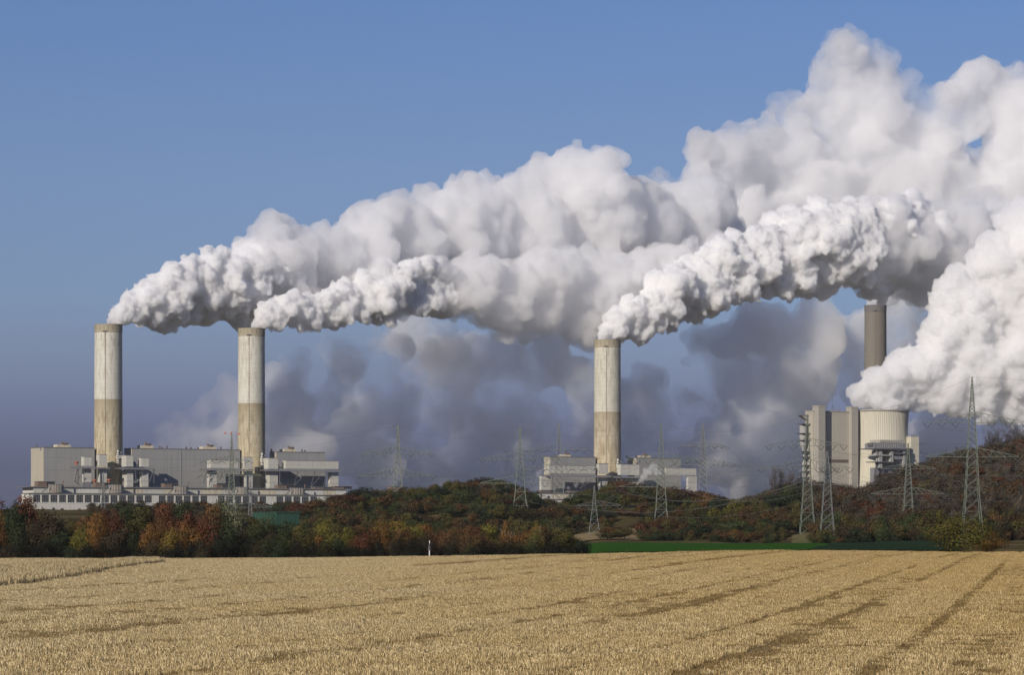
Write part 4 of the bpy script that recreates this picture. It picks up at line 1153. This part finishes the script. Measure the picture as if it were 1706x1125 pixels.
# the mass of the woods on the hills that reads as one
kc = bpy.data.collections.new('wood_kinds')
cols_ = {'a': 'rust brown', 'b': 'dark brown', 'c': 'mid green', 'd': 'olive', 'e': 'grey brown', 'f': 'dark green', 'g': 'rust red'}
for i, (kk, cc) in enumerate(cols_.items()):
    me = crown_mesh(700 + i, 1100, .032, ['round', 'wide', 'bush'][i % 3], 11, .3)
    mcopy = M['leaf'].copy()
    # instances carry no object colour, so this copy holds the colour of its kind
    nn = mcopy.node_tree.nodes; ll = mcopy.node_tree.links
    rgb = nn.new('ShaderNodeRGB'); rgb.outputs[0].default_value = (*COL[cc], 1)
    for q in [q for q in nn if q.type == 'OBJECT_INFO']:
        for lk in list(q.outputs['Color'].links): ll.new(rgb.outputs[0], lk.to_socket)
    me.materials[0] = mcopy
    ob = bpy.data.objects.new('wood_%s' % kk, me); kc.objects.link(ob)
me = BARE[0][1].copy(); me.materials[0] = painted('twigs', (.10, .08, .06), .2, .4, .9, .1)
kc.objects.link(bpy.data.objects.new('wood_h', me))
rs = np.random.RandomState(21)
P, RT, SC, IX = [], [], [], []
def add(x, y, h, w, k):
    P.append((x, y, hz(x, y) - .2)); RT.append((0, 0, rs.uniform(0, 6.28))); SC.append((w, w, h)); IX.append(k)
for k in range(7000):
    y = rs.uniform(1400, 2080); x = rs.uniform(-.16, .17) * y
    px = x / y * F + 853
    slope_h = hz(x, y)
    if px < 440: 
        if y < 1800: continue
    if y < 1560 and not (px > 1350): continue
    if 408 < px < 512 and y < 1830: continue
    if 440 < px < 1150 and y > 1640 and rs.rand() < .55: continue
    if 930 < px < 1075 and 1470 < y < 1650: continue       # dry meadow
    if 1310 < px < 1356 and y < 1580: continue
    if px > 1340 and y > 1500:
        kk = rs.choice([0, 1, 4, 4, 4, 1, 7, 7, 7, 6]); h = rs.uniform(4.5, 9)
    else:
        kk = rs.choice([0, 1, 2, 3, 5, 0, 3, 2, 3]); h = rs.uniform(4.5, 9)
    if rs.rand() < (.85 if px > 1340 else .6): add(x, y, h, h * rs.uniform(.8, 1.4) * (.8 if kk == 7 else 1), kk)
for k in range(420):                                          # low scrub right of the hump and behind the fields
    y = rs.uniform(1390, 1560); px = rs.uniform(1070, 1760); x = XY(px, y)
    if 1310 < px < 1356: continue
    if px < 1330 and y < 1440: continue
    add(x, y, rs.uniform(2.5, 5.5), rs.uniform(3, 7), rs.choice([0, 2, 3, 5, 3, 1]))
for k in range(1300):                                          # far tree belt behind the left row
    y = rs.uniform(1050, 2900); px = rs.uniform(-120, 560); x = XY(px, y)
    if px < 150 or (px < 512 and y < 1750): continue
    add(x, y, rs.uniform(4, 7), rs.uniform(6, 10), rs.choice([0, 1, 2, 5]))
wd = instancer('hillside_woods', P, RT, SC, IX, kc)
tag(wd, label='brown and olive autumn woods and scrub covering the hills below the plant', cat='woods', kind='stuff')

# ------------------------------------------------------------------ steam
_ico = {}
def ico(sub):
    if sub not in _ico:
        bm = bmesh.new(); bmesh.ops.create_icosphere(bm, subdivisions=sub, radius=1)
        _ico[sub] = (np.array([p.co[:] for p in bm.verts]), np.array([[a.index for a in q.verts] for q in bm.faces])); bm.free()
    return _ico[sub]
def spheres(sp, sub=2):
    v, f = ico(sub); sp = np.array(sp); n = len(sp)
    V = (v[None] * sp[:, 3, None, None] + sp[:, None, :3]).reshape(-1, 3)
    Fc = (f[None] + (np.arange(n) * len(v))[:, None, None]).reshape(-1, 3)
    return mesh_from('puffs', V, Fc)

def unit(rs, n):
    d = rs.normal(0, 1, (n, 3)); return d / np.linalg.norm(d, axis=1)[:, None]

def steam_mat(name, dens, surf, aniso=.1, col=.9995, noise_s=None, lo=.45, hi=.65, step=1.0, det=6, base=0.0):
    m = bpy.data.materials.new(name); m.use_nodes = True
    n, l = m.node_tree.nodes, m.node_tree.links; out = n['Material Output']; n.remove(n['Principled BSDF'])
    v = n.new('ShaderNodeVolumePrincipled'); v.inputs['Color'].default_value = (col, col, col, 1)
    v.inputs['Density'].default_value = dens; v.inputs['Anisotropy'].default_value = aniso
    l.new(v.outputs[0], out.inputs['Volume'])
    m.cycles.volume_step_rate = step
    if noise_s:
        g = n.new('ShaderNodeNewGeometry').outputs['Position']
        f = nz(n, l, noise_s, det, .62, g)
        d = math_(n, l, 'MULTIPLY', ramp(n, l, f, [(lo, (base,) * 3), (hi, (1, 1, 1))]), dens)
        l.new(d, v.inputs['Density'])
    d = n.new('ShaderNodeBsdfDiffuse'); d.inputs[0].default_value = (.92, .92, .92, 1)
    tr = n.new('ShaderNodeBsdfTransparent'); lw = n.new('ShaderNodeLayerWeight'); lw.inputs[0].default_value = .5
    mx = n.new('ShaderNodeMixShader')
    f = math_(n, l, 'MULTIPLY', math_(n, l, 'SUBTRACT', 1.0, lw.outputs['Facing'], clamp=True), surf)
    l.new(f, mx.inputs[0]); l.new(tr.outputs[0], mx.inputs[1]); l.new(d.outputs[0], mx.inputs[2]); l.new(mx.outputs[0], out.inputs[0])
    return m

def steam(label, seeds, seed, vox, mat, n2=10, n3=5, disp=((26, 7), (11, 4), (4.5, 1.6)), fuzz=.9, r2=(.30, .52), name='steam_plume', group='steam plumes of the power station', sub=2, torn=((34, 14), (9, 5))):
    """seeds: (x,y,z,r) big puffs. Smaller puffs grow on them, all fused into one skin, then billowed."""
    rs = np.random.RandomState(seed)
    s1 = np.array(seeds)
    idx = np.repeat(np.arange(len(s1)), n2); d = unit(rs, len(idx))
    rr2 = s1[idx, 3] * rs.uniform(r2[0], r2[1], len(idx))
    s2 = np.concatenate([s1[idx, :3] + d * (s1[idx, 3] * fuzz)[:, None], rr2[:, None]], 1)
    allp = [s1, s2]
    if n3:
        idx = np.repeat(np.arange(len(s2)), n3); d = unit(rs, len(idx))
        rr3 = s2[idx, 3] * rs.uniform(.28, .5, len(idx))
        allp.append(np.concatenate([s2[idx, :3] + d * (s2[idx, 3] * .95)[:, None], rr3[:, None]], 1))
    me = spheres(np.concatenate(allp), sub)
    me.materials.append(mat)
    o = bpy.data.objects.new(name, me); C.objects.link(o)
    md = o.modifiers.new('fuse', 'REMESH'); md.mode = 'VOXEL'; md.voxel_size = vox; md.use_smooth_shade = True
    for sc, a in torn:
        t = bpy.data.textures.new('torn', 'CLOUDS'); t.noise_scale = sc; t.noise_depth = 3
        dm = o.modifiers.new('torn', 'DISPLACE'); dm.texture = t; dm.texture_coords = 'GLOBAL'; dm.strength = a; dm.mid_level = .5
    for sc, a in disp:
        t = bpy.data.textures.new('billow', 'VORONOI'); t.noise_scale = sc; t.distance_metric = 'DISTANCE_SQUARED'
        dm = o.modifiers.new('billow', 'DISPLACE'); dm.texture = t; dm.texture_coords = 'GLOBAL'; dm.strength = -a; dm.mid_level = .3
    md = o.modifiers.new('close', 'REMESH'); md.mode = 'VOXEL'; md.voxel_size = vox * .95; md.use_smooth_shade = True
    tag(o, label, 'steam plume', group)
    return o

WK = .5
def tube(stations, px0, Y0, rnd, per=1.0, jit=.5, r1=(.42, .62), WK=.5):
    """big puffs along a drifting plume given by its upper and lower outline (px, top, bottom)"""
    X0 = XY(px0, Y0); out = []
    st = sorted(stations); xs = [s[0] for s in st]
    p = xs[0]
    while p < xs[-1]:
        top, bot = np.interp(p, xs, [s[1] for s in st]), np.interp(p, xs, [s[2] for s in st])
        t = (p - 853) / F; Y = (Y0 - WK * X0) / (1 - WK * t)
        Rp = (bot - top) / 2; Rm = Rp / F * Y
        k = max(2, int(round(3.2 * per)))
        for j in range(k):
            a = rnd.uniform(0, 6.283); q = math.sqrt(rnd.random()) * jit
            r = Rm * rnd.uniform(*r1)
            lim = (Rm - r) / Rm * 1.02
            q = min(q + .12, lim)
            c = W(p + rnd.uniform(-.3, .3) * Rp, (top + bot) / 2 - math.cos(a) * q * Rp, Y)
            c.y += math.sin(a) * q * Rm * 1.0
            out.append((c.x, c.y, c.z, r))
        p += max(3.0, Rp * .34)
    return out

rnd = random.Random(3)
SM_A = steam_mat('steam_dense', .30, .15)
SM_B = steam_mat('steam_mid', .065, .05)
SM_C = steam_mat('steam_soft', .06, .04, noise_s=.010, lo=.40, hi=.60, step=.12, base=.12)
WA, WB = 1.05, .8
pA1 = tube([(184, 530, 542), (198, 503, 541), (240, 463, 543), (300, 430, 547), (345, 414, 545), (415, 411, 542), (450, 396, 530), (500, 410, 500), (530, 430, 480)], 181, 3890, rnd, 1.3, WK=WA)
steam('bright dense steam pouring from the first chimney, narrow at its mouth', pA1, 1, 1.05, SM_A, disp=((17, 5), (7.5, 3.2), (3.4, 1.9)))
pA2 = tube([(425, 405, 535), (470, 362, 525), (540, 362, 510), (600, 350, 500), (650, 320, 490), (710, 325, 480), (790, 288, 480), (860, 292, 490), (910, 262, 500), (950, 248, 500), (1000, 272, 500), (1090, 274, 520), (1150, 285, 520)], 181, 3890, rnd, 1.7, .7, (.34, .55), WK=WA)
steam('broad soft grey-white steam bank drifting on from the first chimney', pA2, 2, 2.4, SM_B, n2=9, n3=4, disp=((42, 13), (18, 7), (8, 3)))
pB1 = tube([(424, 534, 550), (440, 503, 550), (480, 487, 549), (540, 480, 546), (590, 456, 544), (640, 440, 536), (700, 428, 524), (750, 445, 520), (800, 470, 515)], 419.5, 3977, rnd, 1.4, .55, (.38, .6), WK=WB)
steam('bright dense steam pouring from the second chimney', pB1, 3, 1.05, SM_A, disp=((17, 5), (7.5, 3.2), (3.4, 1.9)))
pB2 = tube([(610, 452, 536), (650, 436, 532), (720, 428, 524), (770, 432, 535), (800, 418, 552), (850, 410, 562), (930, 400, 562), (1000, 420, 575), (1060, 425, 560), (1120, 400, 520), (1200, 380, 500)], 419.5, 3977, rnd, 1.6, .65, (.36, .56), WK=WB)
steam('heavy rolling steam bank sagging low between the second and third chimney', pB2, 4, 1.9, SM_B, n2=10, n3=4, disp=((30, 10), (13, 5), (6, 2.2)))
pC1 = tube([(1003, 553, 570), (1022, 522, 570), (1060, 484, 566), (1100, 446, 556), (1140, 433, 543), (1180, 407, 530), (1240, 384, 508), (1310, 370, 500), (1345, 342, 500), (1440, 322, 492), (1490, 312, 484), (1530, 335, 470), (1580, 370, 450)], 1012, 4205, rnd, 2.0, .6, (.34, .54), WK=.8)
steam('brightest billowing steam column from the third chimney', pC1, 5, 1.2, SM_A, disp=((18, 5.5), (8, 3.4), (3.6, 2.0)))
pC2 = tube([(1425, 335, 482), (1480, 315, 486), (1520, 345, 500), (1600, 340, 510), (1706, 325, 500), (1800, 300, 500)], 1012, 4205, rnd, 1.6, .65, WK=.8)
steam('softer steam at the upper right, carried on from the third chimney', pC2, 6, 2.2, SM_B, n2=9, n3=4, disp=((36, 11), (15, 6), (7, 2.5)))

def blobs(lst, rnd, jit=.0, split=7):
    out = []
    for (px, py, rp, Y) in lst:
        Rm = rp / F * Y
        for k in range(split):
            d = Vector((rnd.gauss(0, 1), rnd.gauss(0, 1), rnd.gauss(0, 1))).normalized(); r = Rm * rnd.uniform(.40, .62)
            c = W(px, py, Y) + d * (Rm - r) * rnd.uniform(.5, 1)
            out.append((c.x, c.y, c.z, r))
    return out
D_ = [(1165, 250, 42, 4960), (1200, 255, 55, 4980), (1160, 300, 45, 4960), (1240, 245, 50, 5000), (1270, 215, 45, 5000), (1230, 310, 80, 5020), (1290, 260, 85, 5040), (1330, 330, 110, 5060), (1310, 180, 40, 5040), (1370, 190, 75, 5060), (1405, 95, 52, 5060), (1375, 130, 40, 5050), (1412, 60, 34, 5050), (1440, 140, 70, 5080), (1500, 150, 45, 5080),
      (1460, 230, 120, 5100), (1520, 210, 75, 5100), (1570, 260, 90, 5120), (1610, 175, 68, 5120), (1640, 140, 50, 5120), (1690, 170, 85, 5150), (1700, 280, 110, 5140), (1790, 200, 120, 5160), (1500, 360, 130, 5100), (1380, 400, 100, 5060), (1250, 390, 85, 5000), (1600, 400, 120, 5120), (1720, 420, 120, 5150), (1610, 390, 45, 4700), (1640, 350, 50, 4750), (1160, 350, 60, 4980), (1120, 420, 60, 4960), (1110, 330, 50, 4940)]
steam('tall soft grey steam cloud filling the upper right of the sky', blobs(D_, rnd), 7, 3.2, SM_C, n2=9, n3=4, disp=((46, 18), (20, 9), (9, 4)))
E_ = [(1463, 668, 40, 4347), (1436, 662, 22, 4340), (1492, 664, 30, 4354), (1455, 640, 34, 4345), (1500, 632, 46, 4356), (1540, 612, 50, 4366), (1580, 640, 52, 4376), (1560, 580, 40, 4371), (1590, 560, 58, 4378), (1640, 620, 66, 4391), (1585, 515, 45, 4377), (1620, 530, 60, 4386),
      (1600, 650, 44, 4390), (1640, 665, 40, 4395), (1690, 672, 40, 4400), (1560, 665, 30, 4370), (1530, 650, 34, 4365), (1680, 570, 80, 4401), (1700, 640, 58, 4406), (1760, 560, 110, 4421), (1600, 475, 48, 4380), (1650, 440, 60, 4396), (1720, 410, 90, 4410), (1660, 500, 60, 4396), (1740, 480, 90, 4416)]
steam('billowing white steam rolling off the cooling tower to the right', blobs(E_, rnd, split=8), 8, 1.5, steam_mat('steam_tower', .13, .12), n2=10, n3=5, disp=((30, 9), (12, 4), (5, 1.6)))
mouth = [(CT + random.Random(i).uniform(-24, 24), CY + random.Random(i + 50).uniform(-24, 24), ZY(690, CY) + random.Random(i + 99).uniform(-4, 6), random.Random(i + 7).uniform(8, 12)) for i in range(40)]
F_ = [(1460, 502, 17, 4762), (1475, 490, 26, 4780), (1500, 488, 34, 4800), (1530, 480, 42, 4830), (1570, 470, 56, 4860), (1630, 455, 70, 4900), (1700, 450, 80, 4930)]
steam('shaded steam leaving the dark chimney behind the cooling tower', blobs(F_, rnd), 9, 1.9, SM_B, n2=9, n3=4)

# shaded older steam low behind the stacks
G1 = [(345, 690, 34, 4200), (375, 665, 32, 4200), (395, 710, 46, 4200), (340, 740, 40, 4200), (300, 735, 36, 4200), (430, 735, 50, 4200), (300, 770, 50, 4200), (380, 770, 60, 4200), (440, 690, 40, 4210), (260, 760, 30, 4200)]
G2 = [(500, 600, 50, 4180), (560, 590, 60, 4246), (620, 600, 70, 4312), (700, 590, 80, 4400), (760, 620, 80, 4466), (840, 600, 80, 4480), (920, 610, 80, 4480), (980, 640, 60, 4480), (640, 660, 70, 4334), (730, 680, 70, 4433), (860, 680, 80, 4480),
      (560, 700, 70, 4246), (600, 750, 80, 4290), (700, 760, 80, 4400), (800, 750, 90, 4480), (900, 760, 90, 4480), (960, 720, 70, 4480), (500, 680, 50, 4180), (480, 750, 60, 4158), (520, 790, 60, 4240), (620, 800, 70, 4300), (720, 800, 70, 4400), (820, 800, 70, 4480), (920, 800, 70, 4480), (480, 630, 45, 4190), (990, 690, 60, 4490)]
G3 = [(1070, 680, 60, 4772), (1120, 710, 70, 4700), (1050, 740, 60, 4700), (1150, 660, 50, 4724), (1180, 580, 60, 4748), (1240, 560, 70, 4712), (1300, 560, 80, 4760), (1370, 560, 80, 4760), (1430, 570, 70, 4870), (1500, 545, 60, 4870), (1200, 610, 36, 4736),
      (1290, 640, 70, 4724), (1350, 640, 70, 4772), (1230, 720, 70, 4760), (1290, 730, 80, 4724), (1350, 760, 90, 4772), (1180, 760, 70, 4748), (1420, 650, 60, 4870), (1250, 660, 70, 4748), (1560, 720, 60, 4800), (1680, 690, 60, 4800), (1740, 700, 70, 4800), (1060, 640, 50, 4700), (1100, 780, 60, 4700), (1200, 800, 60, 4700), (1260, 790, 70, 4700), (1330, 800, 60, 4710), (1150, 720, 70, 4700), (1490, 600, 50, 4870)]
gm = steam_mat('steam_shaded', .080, .002, noise_s=.0085, lo=.41, hi=.80, step=.14, det=8, base=0.0)
for lab, G, sd in (('small mauve steam cloud low behind the second chimney', G1, 11), ('wide dark shaded steam bank low in the sky between second and third chimney', G2, 12), ('ragged dark steam trailing low behind the third chimney towards the cooling tower', G3, 13)):
    steam(lab, blobs(G, rnd, split=5), sd, 5.0, gm if sd != 11 else steam_mat('steam_thin', .034, .002, noise_s=.011, lo=.43, hi=.75, step=.2, det=8), n2=7, n3=3, disp=((60, 18), (26, 8)), torn=((70, 60), (24, 22)), group='shaded old steam behind the plant')

steam('pale mauve steam veil drifting before the distant cooling tower', blobs([(1212, 800, 34, 5950), (1255, 780, 36, 5950), (1292, 765, 44, 5960), (1310, 800, 50, 5960), (1240, 815, 40, 5950)], rnd, split=5), 14, 5.0, steam_mat('steam_veil', .011, .002, noise_s=.010, lo=.36, hi=.66, step=.2), n2=6, n3=3, disp=((50, 16),), torn=((50, 40),), group='shaded old steam behind the plant')
# small leaks over the roofs
lk = steam_mat('steam_leak', .06, .03, noise_s=.12, lo=.42, hi=.62, step=.3)
for lab, G, sd in (('thin wisp of steam leaking over the hall roof beside the first chimney', [(226, 804, 5, 3850), (234, 801, 6, 3852), (240, 796, 5, 3855), (247, 790, 4, 3858), (276, 801, 4, 3850)], 21),
                   ('thin steam rising before the long duct left of the third chimney', [(948, 812, 6, 4130), (958, 808, 8, 4130), (970, 802, 7, 4135), (900, 790, 9, 4150), (912, 783, 8, 4150)], 22),
                   ('dense steam jet rising right of the third chimney', [(1068, 802, 7, 4180), (1073, 795, 8, 4182), (1080, 786, 10, 4186), (1090, 778, 9, 4190), (1096, 786, 10, 4190)], 23),
                   ('thin steam veil before the rightmost long duct', [(1125, 800, 10, 4250), (1140, 796, 10, 4252), (1155, 802, 9, 4256), (1150, 786, 8, 4256)], 24)):
    steam(lab, blobs(G, rnd, split=5), sd, .8, lk if sd != 23 else steam_mat('steam_jet', .08, .06), n2=6, n3=3, disp=((6, 1.8), (2.6, .8)), torn=((8, 4),), group='small steam leaks around the plant')

# ------------------------------------------------------------------ air
hm = bpy.data.materials.new('haze_air'); hm.use_nodes = True
hn, hl = hm.node_tree.nodes, hm.node_tree.links; hn.remove(hn['Principled BSDF'])
hv = hn.new('ShaderNodeVolumePrincipled'); hv.inputs['Color'].default_value = (.90, .93, 1.0, 1); hv.inputs['Density'].default_value = 1.2e-5
hl.new(hv.outputs[0], hn['Material Output'].inputs['Volume'])
hz_ = MB().box(-2600, 2600, -60, 7200, -14, 760).build('haze', hm, kind='stuff')
tag(hz_, label='thin pale haze in the air between the field and the power station', cat='haze')
